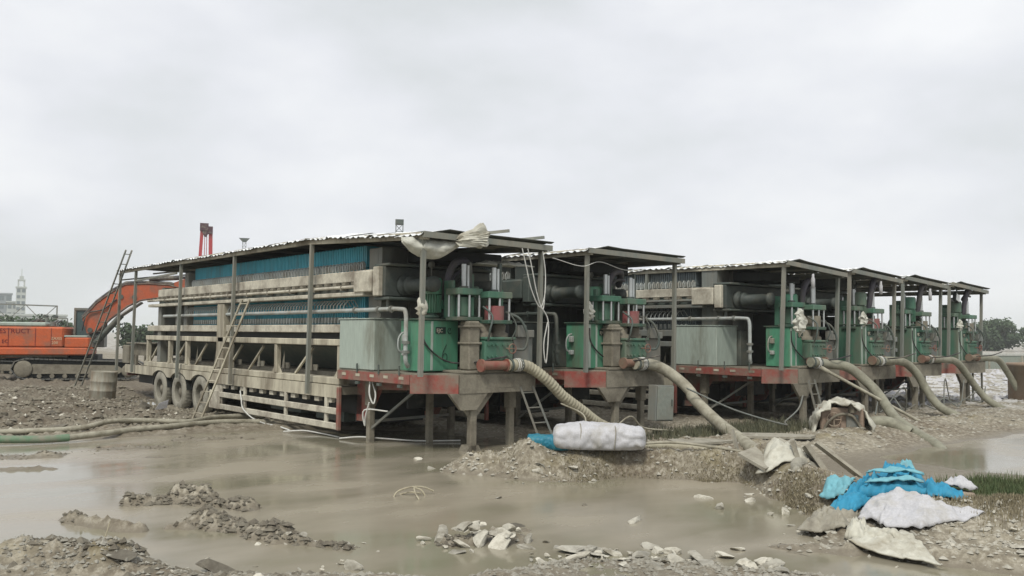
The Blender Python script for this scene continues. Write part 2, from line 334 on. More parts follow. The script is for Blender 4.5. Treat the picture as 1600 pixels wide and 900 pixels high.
def ground_mat():
    m = bpy.data.materials.new('mud_ground'); m.use_nodes = True; t = m.node_tree; L = t.links.new; N = t.nodes.new
    b = t.nodes['Principled BSDF']; g = N("ShaderNodeNewGeometry"); sx = N("ShaderNodeSeparateXYZ"); L(g.outputs['Position'], sx.inputs[0])
    def noise(s, d=8, r=.6):
        n = N("ShaderNodeTexNoise"); n.inputs['Scale'].default_value = s; n.inputs['Detail'].default_value = d; n.inputs['Roughness'].default_value = r; L(g.outputs['Position'], n.inputs['Vector']); return n
    def ramp(src, *st):
        r = N("ShaderNodeValToRGB"); L(src, r.inputs[0]); el = r.color_ramp.elements
        el[0].position, el[0].color = st[0][0], (*st[0][1], 1); el[1].position, el[1].color = st[-1][0], (*st[-1][1], 1)
        for p, c in st[1:-1]: e = el.new(p); e.color = (*c, 1)
        return r
    def mixc(f, A, B):
        k = N("ShaderNodeMix"); k.data_type = 'RGBA'
        (L(f, k.inputs[0]) if not isinstance(f, float) else setattr(k.inputs[0], 'default_value', f))
        for q, s_ in ((6, A), (7, B)):
            if isinstance(s_, tuple): k.inputs[q].default_value = (*s_, 1)
            else: L(s_, k.inputs[q])
        return k.outputs[2]
    def mr(src, a, b_, c=0, d=1):
        k = N("ShaderNodeMapRange"); L(src, k.inputs[0]); k.inputs[1].default_value = a; k.inputs[2].default_value = b_; k.inputs[3].default_value = c; k.inputs[4].default_value = d; return k.outputs[0]
    big = ramp(noise(.55).outputs['Fac'], (.38, (.165, .13, .09)), (.5, (.25, .22, .165)), (.62, (.36, .325, .25)))
    fin = ramp(noise(9, 9, .7).outputs['Fac'], (.40, (.095, .078, .055)), (.52, (.25, .225, .17)), (.62, (.48, .45, .37)))
    c = mixc(.55, big.outputs[0], fin.outputs[0])
    gr = ramp(noise(1.4, 6).outputs['Fac'], (.52, (0, 0, 0)), (.66, (1, 1, 1)))
    # olive tint of old weed on the banks right of the pool
    mk = N("ShaderNodeMath"); mk.operation = 'MULTIPLY'; L(gr.outputs[0], mk.inputs[0]); L(mr(sx.outputs['Z'], .1, .3, 0, .55), mk.inputs[1])
    c = mixc(mk.outputs[0], c, (.21, .175, .085))
    wet = mr(sx.outputs['Z'], .0, .09, 1, 0)
    c = mixc(wet, c, (.185, .16, .118))
    # dark churned earth by the excavator
    dk = N("ShaderNodeMath"); dk.operation = 'MULTIPLY'; L(mr(sx.outputs['Y'], 21.5, 25), dk.inputs[0]); L(mr(sx.outputs['X'], 22, 12), dk.inputs[1])
    c = mixc(mixf(N, L, dk.outputs[0], .72), c, (.115, .095, .07))
    # pale litter-strewn ground behind the last trailers
    wv = N("ShaderNodeMath"); wv.operation = 'MULTIPLY'; L(mr(sx.outputs['X'], 27, 36), wv.inputs[0]); L(ramp(noise(.7, 10, .7).outputs['Fac'], (.47, (0, 0, 0)), (.56, (.8, .8, .8))).outputs[0], wv.inputs[1])
    c = mixc(wv.outputs[0], c, (.58, .58, .56))
    L(c, b.inputs['Base Color']); L(mr(sx.outputs['Z'], .0, .10, .35, .9), b.inputs['Roughness']); b.inputs['Specular IOR Level'].default_value = .3
    bp = N("ShaderNodeBump"); bp.inputs['Strength'].default_value = .6; bp.inputs['Distance'].default_value = .03; L(noise(16, 8, .7).outputs['Fac'], bp.inputs['Height']); L(bp.outputs[0], b.inputs['Normal'])
    return m
def mixf(N, L, src, k):
    m = N("ShaderNodeMath"); m.operation = 'MULTIPLY'; L(src, m.inputs[0]); m.inputs[1].default_value = k; return m.outputs[0]
me.materials.append(ground_mat())
link('ground', me, kind='structure')

def water_mat():
    m = bpy.data.materials.new('muddy_water'); m.use_nodes = True; t = m.node_tree; L = t.links.new; N = t.nodes.new
    b = t.nodes['Principled BSDF']; g = N("ShaderNodeNewGeometry")
    mpn = N("ShaderNodeMapping"); mpn.inputs['Rotation'].default_value = (0, 0, math.radians(40)); mpn.inputs['Scale'].default_value = (.6, 1.1, 1); L(g.outputs['Position'], mpn.inputs[0])
    n = N("ShaderNodeTexNoise"); n.inputs['Scale'].default_value = .55; n.inputs['Detail'].default_value = 7; L(mpn.outputs[0], n.inputs['Vector'])
    r = N("ShaderNodeValToRGB"); L(n.outputs['Fac'], r.inputs[0]); el = r.color_ramp.elements
    el[0].position = .36; el[0].color = (.22, .205, .142, 1); el[1].position = .66; el[1].color = (.325, .29, .222, 1); e = el.new(.5); e.color = (.27, .243, .183, 1)
    L(r.outputs[0], b.inputs['Base Color'])
    r2 = N("ShaderNodeMapRange"); L(n.outputs['Fac'], r2.inputs[0]); r2.inputs[1].default_value = .4; r2.inputs[2].default_value = .62; r2.inputs[3].default_value = .10; r2.inputs[4].default_value = .30
    L(r2.outputs[0], b.inputs['Roughness']); b.inputs['Specular IOR Level'].default_value = .36
    n3 = N("ShaderNodeTexNoise"); n3.inputs['Scale'].default_value = 2.2; n3.inputs['Detail'].default_value = 3; L(mpn.outputs[0], n3.inputs['Vector'])
    bp = N("ShaderNodeBump"); bp.inputs['Strength'].default_value = .10; bp.inputs['Distance'].default_value = .03; L(n3.outputs['Fac'], bp.inputs['Height']); L(bp.outputs[0], b.inputs['Normal'])
    return m
MB().add([(-400, -30, 0), (80, -30, 0), (80, 60, 0), (-400, 60, 0)], [(0, 1, 2, 3)]).build('water', water_mat(), kind='structure')

# ------------------------------------------------------------------ the bay: trailer, press, tank, power unit, pump, canopy  (local x across, y to the rear)
WY = (12.0, 13.8, 15.55)
def make_trailer():
    t = thing('semi_trailer', 'x', 'trailer')
    MB().box(.06, 3.0, 3.5, 19.3, 1.0, 1.18).build('low_deck', mudst, t)
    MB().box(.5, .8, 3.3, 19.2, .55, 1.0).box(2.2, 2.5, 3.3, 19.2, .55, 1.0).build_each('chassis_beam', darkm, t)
    # left side skirt with three wheel arches, the same on the right
    def skirt(x0, x1):
        top = 1.21; bot = .92; pts = [(3.5, top), (19.2, top), (19.2, bot)]
        for wy in reversed(WY):
            for k in range(9): a = math.pi*k/8; pts.append((wy+.74*math.cos(a), .80+.36*math.sin(a) if .80+.36*math.sin(a) > bot else bot))
        pts.append((3.5, bot)); m = MB()
        # strips so that the outline stays simple
        n = 160
        def low(y):
            z = bot
            for wy in WY:
                d = abs(y-wy)/.76
                if d < 1: z = max(z, .78+.34*math.sqrt(1-d*d))
            return min(z, top-.06)
        for k in range(n):
            ya = 3.5+15.7*k/n; yb = 3.5+15.7*(k+1)/n
            m.add([(x0, ya, low(ya)), (x0, yb, low(yb)), (x0, yb, top), (x0, ya, top), (x1, ya, low(ya)), (x1, yb, low(yb)), (x1, yb, top), (x1, ya, top)],
                  [(0, 1, 2, 3), (7, 6, 5, 4), (0, 4, 5, 1), (3, 2, 6, 7)])
        return m.box(x0-.001, x1, 3.46, 3.5, bot, top).box(x0-.001, x1, 19.2, 19.24, bot, top)
    skirt(0, .06).build('side_skirt', cream, t); skirt(3.04, 3.1).build('side_skirt', cream, t)
    for wy in WY:
        for x in (0, 2.3):
            m = MB(); k = 10; pts = []
            for q in range(k+1): a = math.pi*q/k; pts.append((wy+.72*math.cos(a), .6+.52*math.sin(a)))
            for (a1, b1), (a2, b2) in zip(pts, pts[1:]): m.beam((x+.4, a1, b1), (x+.4, a2, b2), .74, .02)
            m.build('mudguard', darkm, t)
    # wheels
    tyre = MB().lathe([(.33, -.13), (.36, -.15), (.54, -.15), (.59, -.11), (.60, 0), (.59, .11), (.54, .15), (.36, .15), (.33, .13), (.33, -.13)], axis='x', n=36)
    for k in range(36):
        a = 2*math.pi*k/36; tyre.beam((-.10, .595*math.cos(a), .595*math.sin(a)), (.10, .595*math.cos(a+.06), .595*math.sin(a+.06)), .03, .03)
    tyre = tyre.mesh('tyre', rubber)
    rim = MB().lathe([(.33, .12), (.30, .02), (.14, .0), (.13, -.08), (0, -.09)], axis='x', n=24)
    for k in range(8): a = math.pi*k/4; rim.cyl((0, .21*math.cos(a), .21*math.sin(a)), (-.04, .21*math.cos(a), .21*math.sin(a)), .018, 6)
    rim = rim.mesh('rim', mudst)
    for wy in WY:
        for x, fl in ((.16, 0), (.52, 0), (2.58, 1), (2.94, 1)):
            w = link('wheel', tyre, t, (x, wy, .50)); r = link('rim', rim, w)
            if fl: r.rotation_euler = (0, 0, math.pi)
        MB().cyl((.3, wy, .5), (2.8, wy, .5), .07, 10).box(.55, .75, wy-.3, wy+.3, .55, .66).build('axle', darkm, t)
    # low guard rail between wheels and gooseneck
    MB().bbox(-.03, .03, 3.52, 10.35, .55, .70).build('guard_rail', creamlow, t); MB().bbox(-.03, .03, 3.52, 10.35, .21, .36).build('guard_rail', creamlow, t)
    for y in (4.1, 6.2, 8.7): MB().bbox(.0, .07, y-.06, y+.06, .2, .93).build('rail_post', creamlow, t)
    MB().bbox(-.04, .05, 3.42, 3.52, .2, 1.18).build('rail_end_post', red, t); MB().bbox(-.03, .03, 10.35, 11.1, .2, .72).prism([(10.3, .2), (11.2, .2), (10.9, .9), (10.3, .9)], .03, .06).build('side_panel', creamlow, t)
    m = MB()
    for y in np.arange(3.9, 11, .62): m.box(.05, .15, y, y+.22, .80, .9)
    m.build_each('lashing_bracket', creamlow, t)
    # gooseneck
    out = [(0, 3.5), (0, .55), (.8, 0), (2.85, 0), (3.1, .3), (3.1, 3.5)]
    MB().prism(out, 1.50, 1.60, 'z').build('gooseneck_deck', mudst, t)
    def fascia(p, q, z0, z1, mt, nm='fascia', w=.05): MB().beam((*p, (z0+z1)/2), (*q, (z0+z1)/2), w, z1-z0).build(nm, mt, t)
    fascia((-.01, 3.5), (-.01, .55), 1.38, 1.575, red); fascia((-.01, .55), (.79, -.02), 1.2, 1.575, red); fascia((.8, -.03), (2.85, -.03), 1.2, 1.58, mudst, 'nose_plate'); fascia((3.11, 3.5), (3.11, .3), 1.3, 1.575, red)
    MB().prism([(.55, 1.2), (1.55, 1.2), (1.25, .86), (.85, .86)], -.04, .04, 'y').prism([(1.75, 1.3), (2.25, 1.3), (2.12, 1.5), (1.88, 1.5)], -.062, -.056, 'y').build('gusset_plate', mudst, t)
    m = MB(); 
    for y in (.75, 1.35, 1.9, 2.5, 3.1): m.box(-.045, -.036, y, y+.17, 1.47, 1.53)
    m.build_each('reflector_tape', cream, t)
    m = MB()
    for y in (.9, 1.7, 2.6): m.cyl((-.05, y, 1.55), (-.05, y, 1.75), .02, 6).box(-.06, .0, y-.06, y+.06, 1.30, 1.36)
    m.build_each('stake', darkst, t)
    MB().prism([(3.52, .92), (3.52, 1.5), (1.2, 1.5), (.8, 1.40), (.6, 1.25), (1.5, 1.2), (2.6, 1.15), (3.1, .45), (3.3, .4), (3.52, .4)], .5, .62).prism([(3.52, .4), (3.52, 1.5), (1.2, 1.5), (.6, 1.25), (2.6, 1.15), (3.1, .45)], 2.4, 2.52).build_each('gooseneck_frame', red, t)
    # legs
    m = MB().bbox(1.15, 1.31, .02, .17, .0, 1.2); m.prism([(.7, 1.2), (1.8, 1.2), (1.36, .72), (1.12, .72)], .08, .12, 'y').prism([(1.0, -.1), (1.48, -.1), (1.36, .12), (1.12, .12)], .02, .3, 'y'); m.build('landing_leg', mudst, t)
    for x, y in ((.38, 2.7), (.5, .9+1.1), (2.6, 2.7), (2.6, .5)): 
        if y != 2.0: MB().bbox(x-.075, x+.075, y-.07, y+.07, -.1, 1.4).bbox(x-.10, x+.10, y-.10, y+.10, .8, 1.4).build('landing_leg', mudst, t)
    MB().bbox(1.33, 1.47, 1.8, 1.94, -.1, 1.4).build('landing_leg', mudst, t)
    MB().beam((.38, 2.7, .45), (2.6, 2.7, .5), .06).beam((.38, 2.65, .3), (.7, 1.2, 1.3), .05).build_each('leg_brace', greyst, t)
    MB().bbox(.5, 2.5, 3.54, 3.6, .35, 1.48).build('occluder_panel', darkm, t); MB().bbox(.9, 2.3, 2.0, 2.06, .75, 1.48).build('occluder_cross_panel', darkm, t)  # near-black panels added under the deck to block light and see-through
    MB().bbox(.55, 1.0, 4.2, 5.6, .3, .95).build('tool_box', darkst, t); MB().bbox(.55, 1.0, 6.4, 8.2, .35, .95).build('tool_box', darkst, t); MB().bbox(1.6, 2.7, 4.0, 9.5, .25, .95).build('occluder_box', darkm, t)  # the near-black box is an added occluder darkening the space below the deck
    MB().box(.1, 3.0, 19.24, 19.32, .8, 1.15).build('rear_bumper', red, t)
    return t
def make_press():
    t = thing('filter_press', 'x', 'filter press')
    ys = (3.6, 6.9, 13.3, 14.85, 17.0)
    for x in (.0, 2.85):
        MB().bbox(x+.02, x+.17, 3.52, 17.1, 2.12, 2.27).build('frame_rail', cream, t)
        MB().bbox(x+.05, x+.35, 3.6, 17.3, 1.22, 1.38).build('frame_sill', cream, t)
        for y in ys:
            MB().bbox(x+.04, x+.18, y-.07, y+.07, 1.38, 2.12).add([(x+.1, y-.32, 1.38), (x+.1, y+.32, 1.38), (x+.1, y, 1.7)], [(0, 1, 2)]).build('frame_post', cream, t)
        for y in (5.6, 8.4, 9.8, 12.4, 14.2, 16.6): MB().beam((x+.2, y+.45, 1.4), (x+.2, y-.45, 2.05), .05, .05).build('diagonal_brace', cream, t)
    for x in (.02, 2.72):
        MB().bbox(x, x+.36, 10.3, 10.7, 1.38, 3.22).bbox(x-.02, x+.38, 10.7, 10.74, 1.38, 3.22).build('main_column', cream, t)
    # hopper and conveyor
    MB().add([(.45, 3.7, 2.1), (.45, 17, 2.1), (1.2, 17, 1.5), (1.2, 3.7, 1.5)], [(0, 1, 2, 3)]).add([(2.6, 3.7, 2.1), (2.6, 17, 2.1), (1.9, 17, 1.5), (1.9, 3.7, 1.5)], [(0, 1, 2, 3)]).build_each('hopper_plate', darkst, t)
    MB().bbox(.55, 2.5, 3.7, 17.3, 1.19, 1.47).build('conveyor_trough', mudst, t)
    m = MB()
    for y in np.arange(4.2, 17, 1.55): m.add([(.5, y, 1.47), (.5, y+.18, 1.47), (.52, y+.06, 1.95)], [(0, 1, 2)]).box(.53, .56, y-.2, y+.05, 1.47, 1.62)
    m.build_each('conveyor_bracket', cream, t)
    MB().bbox(.32, 2.72, 3.6, 17.2, 2.08, 2.60).build('gap_blocker', darkm, t)  # dark box added to black out the sky gap below the plates
    MB().box(1.5, 1.56, 3.8, 17, 1.2, 2.08).build('inner_blocker', darkm, t)  # near-black plate added to keep the frame interior dark
    for x in (.1, 2.7): MB().bbox(x, x+.24, 3.4, 17.2, 2.42, 2.61).build('lower_side_beam', creamlow, t)
    # side beams carrying the plates
    for x, sg in ((.02, 1), (2.76, -1)):
        MB().bbox(x+.08, x+.28, 2.3, 16.2, 3.57, 3.82).build('side_beam', creamlow, t)
        MB().bbox(x+.12, x+.26, 2.3, 16.2, 3.34, 3.56).build('beam_web', darkst, t)
        MB().bbox(x-.02, x+.28, 2.5, 16.9, 3.24, 3.335).build('lower_flange', creamlow, t)
        MB().cyl((x-.02, 2.8, 3.45), (x-.02, 16.9, 3.45), .038, 8).build('shaft', creamlow, t)
        m = MB()
        for y in np.arange(2.9, 16.4, .42): m.box(x+.0, x+.12, y, y+.16, 3.50, 3.56)
        for y in np.arange(3.4, 16.4, 1.3): m.box(x-.06, x+.1, y, y+.05, 3.38, 3.5)
        m.build_each('clamp', mudst, t)
        MB().bbox(x-.06, x+.3, 2.1, 2.85, 3.32, 3.78, .02).bbox(x-.03, x+.3, 1.85, 2.08, 3.22, 3.86, .02).build('drive_box', creamlow, t)
    # plates: white-edged blue membranes
    m = MB(); n = 128
    for k in range(n):
        y = 3.0+10.6*k/n; dx = .012*(k % 3)
        dx = 0; m.box(.36, 2.72, y, y+.046, 2.62, 3.9).box(.38, 2.70, y, y+.056, 3.92, 4.40+.02*(k % 2))
    m.build('filter_plate', blue, t, kind='stuff')
    m = MB()
    for k in range(n//2):
        y = 3.05+10.6*k/(n/2); 
        m.tube([(.36, y, 4.03), (.30, y+.01, 4.04), (.26, y+.01, 3.97), (.27, y, 3.84)], .018, 5).box(.27, .35, y-.065, y-.035, 3.86, 4.01)
        m.tube([(2.72, y, 4.03), (2.78, y+.01, 4.04), (2.82, y+.01, 3.97), (2.81, y, 3.84)], .016, 4)
    m.build('plate_handle', white_hose, t, kind='stuff')
    m = MB()
    for k in range(n//2):
        y = 3.3+10.2*k/(n/2)
        m.tube([(.36, y, 3.02), (.28, y+.05, 3.17), (.18, y+.14, 3.16), (.12, y+.22, 3.06), (.11, y+.24, 2.94)], .012, 5)
        m.box(.30, .355, y, y+.05, 2.64, 2.78)
    m.build('drain_tube', white_hose, t, kind='stuff')
    MB().tube(smoothpath([(.12, 15.6, 2.92), (.12, 6, 2.92), (.12, 2.2, 2.93), (.16, 1.25, 2.93), (.2, 1.08, 2.86), (.2, 1.05, 2.5), (.2, 1.05, 1.9), (.3, 1.1, 1.72)], 5), .048, 10).build('drain_pipe', white_hose, t)
    m = MB()
    for y in (3.0, 2.0, 1.5): m.cyl((.12, y-.03, 2.93), (.12, y+.03, 2.93), .075, 12)
    m.cyl((.2, 1.05, 2.2), (.2, 1.05, 2.26), .09, 12).cyl((.2, 1.05, 2.0), (.2, 1.05, 2.06), .09, 12).cyl((.28, 1.9, 2.98), (.28, 1.9, 3.2), .04, 8).lathe([(0, -.08), (.08, -.05), (.1, 0), (.08, .05), (0, .08)], (.28, 1.9, 3.22)); m.build_each('pipe_flange', greyst, t)
    # head structure
    MB().bbox(.3, 2.8, 2.35, 2.75, 2.3, 4.32).build('head_plate', greyst, t)
    for x in (.3, 1.05, 1.8, 2.5): MB().prism([(x, 4.32), (x+.3, 4.32), (x+.22, 3.86), (x+.0, 3.86)], 2.2, 2.34, 'y').prism([(x, 3.22), (x+.25, 3.22), (x+.3, 2.6), (x-.02, 2.6)], 2.2, 2.34, 'y').build_each('head_rib', greyst, t)
    MB().bbox(.1, 3.0, 1.75, 2.18, 3.22, 3.86).build('cross_beam', headm, t)
    MB().bbox(.1, 3.0, 1.6, 2.2, 3.87, 3.93).bbox(.1, 3.0, 1.6, 2.2, 3.14, 3.2).build_each('beam_flange', darkst, t)
    MB().lathe([(0, 0), (.24, 0), (.24, -.08), (.16, -.09), (.16, -.2), (.20, -.2), (.20, -.27), (.14, -.28), (.14, -1.0), (.17, -1.01), (.17, -1.1), (0, -1.1)], (.62, 1.74, 3.46), 'y', 24).build('closing_cylinder', headm, t)
    MB().lathe([(0, 0), (.24, 0), (.24, -.08), (.16, -.09), (.14, -1.0), (0, -1.01)], (2.2, 1.74, 3.46), 'y', 24).build('closing_cylinder', headm, t)
    MB().bbox(.9, 2.9, 1.2, 2.1, 4.0, 4.25).bbox(2.0, 2.9, .9, 2.3, 2.2, 3.1).build_each('valve_block', darkm, t)
    MB().bbox(.2, 2.9, 13.7, 14.0, 2.6, 4.3).bbox(.25, 2.85, 16.0, 16.3, 2.4, 3.9).build_each('tail_plate', greyst, t)
    MB().bbox(.15, .4, 14.3, 14.6, 2.62, 3.24).bbox(2.6, 2.9, 14.3, 14.6, 2.6, 3.24).bbox(.15, .4, 16.0, 16.3, 1.38, 3.24).build_each('tail_leg', greyst, t)
    MB().bbox(.2, 1.6, 17.4, 19.0, 1.55, 1.95).bbox(.0, .3, 18.9, 19.6, 1.25, 1.9).bbox(.1, .2, 17.4, 17.5, 1.2, 1.56).bbox(.1, .2, 18.4, 18.5, 1.2, 1.56).bbox(.05, 2.2, 17.2, 19.4, 1.95, 2.0).build('rear_platform', mudst, t)
    return t
def m_last(): return S.collection.objects[-1]
def make_grey_tank():
    t = thing('water_tank', 'x', 'tank')
    MB().bbox(.0, .95, 2.0, 3.5, 1.61, 2.72, .02).build('tank_body', palegrn, t)
    MB().bbox(-.02, .97, 1.98, 3.52, 2.721, 2.745, .005).build('tank_lid', palegrn, t)
    MB().bbox(.97, 1.5, 1.9, 3.3, 1.61, 2.6).build('tank_rear_box', darkst, t)
    return t
def make_unit():
    t = thing('hydraulic_power_unit', 'x', 'hydraulic unit')
    MB().bbox(.36, 1.34, .75, 1.5, 1.63, 2.70, .015).build('oil_tank', green, t)
    MB().bbox(.32, 1.38, .71, 1.54, 2.703, 2.735, .006).build('tank_lid', greend, t)
    MB().bbox(.385, .45, .735, .75, 1.65, 2.68, .004).bbox(.62, .68, .738, .75, 1.65, 2.68, .004).build_each('corner_strip', palegrn, t)
    # vertical motor
    cx, cy = .84, 1.05; m = MB().lathe([(0, 2.86), (.17, 2.86), (.17, 3.26), (0, 3.26)], (cx, cy, 0), n=20)
    for k in range(24): a = 2*math.pi*k/24; m.beam((cx+.185*math.cos(a), cy+.185*math.sin(a), 2.87), (cx+.185*math.cos(a), cy+.185*math.sin(a), 3.25), .012, .05, up=(math.cos(a), math.sin(a), 0))
    m.box(cx+.14, cx+.28, cy-.09, cy+.09, 2.95, 3.14); m.build('motor_body', green, t)
    MB().lathe([(.17, 2.74), (.2, 2.76), (.2, 2.8), (.1, 2.82), (.13, 2.87)], (cx, cy, 0), n=20).build('motor_flange', greend, t)
    MB().lathe([(.22, 3.26), (.225, 3.56), (.19, 3.61), (0, 3.62)], (cx, cy, 0), n=20).build('fan_cover', green, t)
    MB().bbox(1.12, 1.34, .8, 1.3, 2.74, 2.98).bbox(1.14, 1.3, .85, 1.1, 2.98, 3.12).build('valve_manifold', greend, t)
    # hose loops and gauge
    MB().tube(smoothpath([(1.18, .95, 3.0), (1.10, .85, 3.35), (1.12, .8, 3.7), (1.28, .8, 3.95), (1.6, .85, 3.98), (1.9, 1.2, 3.7)], 6), .085, 10).tube(smoothpath([(1.28, 1.0, 3.0), (1.26, .95, 3.3), (1.32, .9, 3.65), (1.5, .85, 3.8), (1.8, .9, 3.8)], 6), .035, 8).build_each('pressure_hose', hosedark, t)
    MB().cyl((1.0, 1.3, 2.75), (1.0, 1.3, 3.86), .015, 6).lathe([(0, -.03), (.075, -.03), (.075, .03), (0, .03)], (1.0, 1.3, 3.92), 'y', 16).build('pressure_gauge', greyst, t)
    p = MB().bbox(.74, 1.0, .735, .749, 2.42, 2.56, .003).build('name_plate', inkm, t)
    link('lettering', text_mesh('EJC', .11, cream), p, (.755, .732, 2.45), rot=(math.pi/2, 0, 0))
    MB().tube([(1.1, .735, 2.48)]+[(1.1+.05*math.cos(a), .735, 2.48+.06*math.sin(a)) for a in np.arange(1, 6, .5)], .008, 5).build('dial_ring', inkm, t)
    MB().tube(smoothpath([(.40, .73, 2.6), (.42, .72, 2.3), (.62, .70, 2.05), (.95, .66, 1.85), (1.2, .5, 1.80), (1.3, .0, 1.84), (1.6, -.1, 1.9), (2.0, -.1, 1.95)], 6), .018, 6).build('power_cable', black, t)
    MB().tube(smoothpath([(.36, 1.3, 2.45), (.26, 1.3, 2.42), (.18, 1.3, 2.3), (.18, 1.3, 2.1), (.26, 1.3, 2.02), (.36, 1.3, 2.0)], 5), .018, 6).bbox(.26, .35, 1.2, 1.32, 1.95, 2.06).bbox(.26, .35, 1.2, 1.32, 2.25, 2.4).build_each('side_valve', white_hose, t)
    return t
def make_pump():
    t = thing('slurry_piston_pump', 'x', 'pump')
    for (x, y, dz) in ((1.24, .42, 0), (1.84, .15, -.06)):
        MB().bbox(x-.33, x+.33, y-.22, y+.22, 3.24+dz, 3.38+dz, .015).build('crosshead', green2, t)
        MB().cyl((x-.02, y, 3.38+dz), (x-.02, y, 3.90+dz), .055, 14).cyl((x+.10, y+.02, 3.38+dz), (x+.10, y+.02, 3.88+dz), .04, 12).build_each('lift_rod', chrome, t)
        MB().cyl((x-.02, y, 3.36+dz), (x-.02, y, 3.43+dz), .1, 14).box(x+.17, x+.24, y+.05, y+.12, 3.3, 3.95).build('rod_gland', darkst, t)
        for a, b in ((-.27, -.17), (.27, -.17), (-.27, .17), (.27, .17), (0, -.18)): MB().cyl((x+a, y+b, 2.78+dz), (x+a, y+b, 3.24+dz), .026, 8).build('tie_rod', chrome, t)
        MB().bbox(x-.33, x+.33, y-.22, y+.22, 2.70+dz, 2.78+dz, .01).build('base_plate', greend, t)
    MB().bbox(1.08, 1.42, .3, .58, 2.79, 3.2).build('control_box', green2, t)
    MB().bbox(.98, 1.06, .5, .8, 2.75, 3.55, .01).bbox(1.48, 1.56, .5, .9, 2.4, 3.7, .01).bbox(2.2, 2.3, .4, .9, 2.36, 3.4, .01).build_each('frame_plate', green2, t)
    MB().cyl((1.7, .75, 2.4), (1.7, .75, 3.45), .15, 16).cyl((2.08, .8, 2.4), (2.08, .8, 3.2), .13, 16).build_each('pressure_vessel', green2, t)
    MB().cyl((1.84, .15, 2.72), (1.84, .15, 3.02), .21, 20).build('piston_cylinder', redc, t)
    m = MB().bbox(1.12, 1.42, .08, .42, 1.665, 2.69, .03)
    for z in (2.2, 2.55): m.bbox(1.09, 1.45, .05, .45, z, z+.05)
    m.build('valve_tower', mudst, t)
    m = MB().bbox(1.47, 2.25, -.02, .6, 1.85, 2.3, .03).bbox(1.46, 2.3, -.05, .64, 2.3, 2.36)
    for x in (1.55, 1.66, 1.77, 1.95, 2.1): m.cyl((x, -.03, 2.2), (x, -.06, 2.2), .03, 8).cyl((x, -.03, 1.95), (x, -.06, 1.95), .03, 8)
    m.build('valve_chest', green2, t)
    m = MB()
    for x in (1.62, 2.05): m.lathe([(.2, 2.36), (.2, 2.44), (.14, 2.47), (.15, 2.6), (.1, 2.68), (0, 2.7)], (x, .25, 0), n=18)
    m.build_each('valve_dome', mudst, t)
    MB().bbox(.9, 2.75, -.02, .7, 1.605, 1.66, .01).build('bed_plate', mudst, t)
    MB().bbox(2.35, 2.9, .1, 1.0, 1.66, 2.35).build('side_box', greyst, t)
    MB().tube(smoothpath([(2.3, -.05, 2.1), (2.45, -.15, 2.12), (2.5, -.18, 2.4), (2.35, -.1, 2.75), (2.1, .1, 2.9)], 5), .03, 8).tube(smoothpath([(1.5, -.08, 2.28), (1.45, -.2, 2.5), (1.55, -.15, 2.8), (1.5, .1, 3.0)], 5), .022, 6).tube(smoothpath([(2.15, -.06, 2.3), (2.2, -.16, 2.6), (2.05, -.1, 2.9)], 5), .018, 6).build_each('feed_pipe', darkst, t)
    MB().tube([(2.05+.1*math.cos(a), -.22, 2.12+.1*math.sin(a)) for a in np.linspace(0, 6.283, 15)], .012, 5).cyl((2.05, -.22, 2.12), (2.05, -.02, 2.12), .015, 6).cyl((1.95, -.22, 2.12), (2.15, -.22, 2.12), .008, 5).build('handwheel', redpipe, t)
    MB().bbox(2.38, 2.62, -.02, .1, 2.36, 2.62, .01).bbox(2.66, 2.86, .0, .1, 2.36, 2.52, .01).build_each('junction_box', greyst, t)
    MB().cyl((1.3, -.12, 1.77), (1.97, -.12, 1.77), .095, 16).cyl((1.95, -.12, 1.77), (2.0, -.12, 1.77), .135, 16).cyl((1.27, -.12, 1.77), (1.32, -.12, 1.77), .135, 16).build('discharge_pipe', redpipe, t)
    return t
def make_canopy(label, rise, sheets_white=True, wid=3.25):
    t = thing('canopy', label, 'canopy', group='tin canopies over the trailers')
    def zr(y): return 4.36+rise*min(1, max(0, (y-.5)/4.5))
    L = 20.0
    # corrugated sheets, their eaves turned down on the left
    for k in range(20):
        y0 = -.15+k*1.005; z = zr(y0+.5)+.125
        t.users_collection
        o = link('roof_sheet', SHEETS[k % 4], t, (rnd.uniform(-.05, .04), y0, z+rnd.uniform(-.008, .02)))
        o.rotation_euler = (rnd.uniform(-.008, .008)+(zr(y0+1)-zr(y0)), rnd.uniform(-.006, .006), rnd.uniform(-.01, .01)); o.scale = (wid/3.25, 1, 1)
    for a, b in ((-.1, 5), (5, L-.1)):
        for x in (-.02, wid-.1): MB().beam((x, a, zr(a)), (x, b, zr(b)), .08, .15).build('eave_beam', cream if x < 1 else postm, t)
    for y in np.arange(.0, L, 1.67): MB().beam((-.1, y, zr(y)+.045), (wid+.02, y, zr(y)+.045), .06, .06).build('rafter', postm, t)
    MB().beam((-.15, -.12, zr(0)+.02), (wid+.05, -.12, zr(0)+.02), .06, .12).build('front_beam', postm, t)
    for x in (1.1, 2.1): MB().beam((x, -.1, zr(0)-.02), (x, L-.3, zr(L)-.02), .05, .05).build('purlin', postm, t)
    for y in (.05, 4.8, 9.4, 13.6, 18.1, 19.9):
        for x in (-.02, wid-.12):
            MB().beam((x, y, 1.56 if y < 3 else .96), (x, y, zr(y)-.07), .085, .085).build('post', postm, t)
    MB().beam((-.02, 19.9, 4.3), (1.2, 19.9, 4.5), .05).beam((-.02, 18.1, 4.2), (-.02, 14, 4.28), .06).build_each('tie_bar', postm, t)
    return t
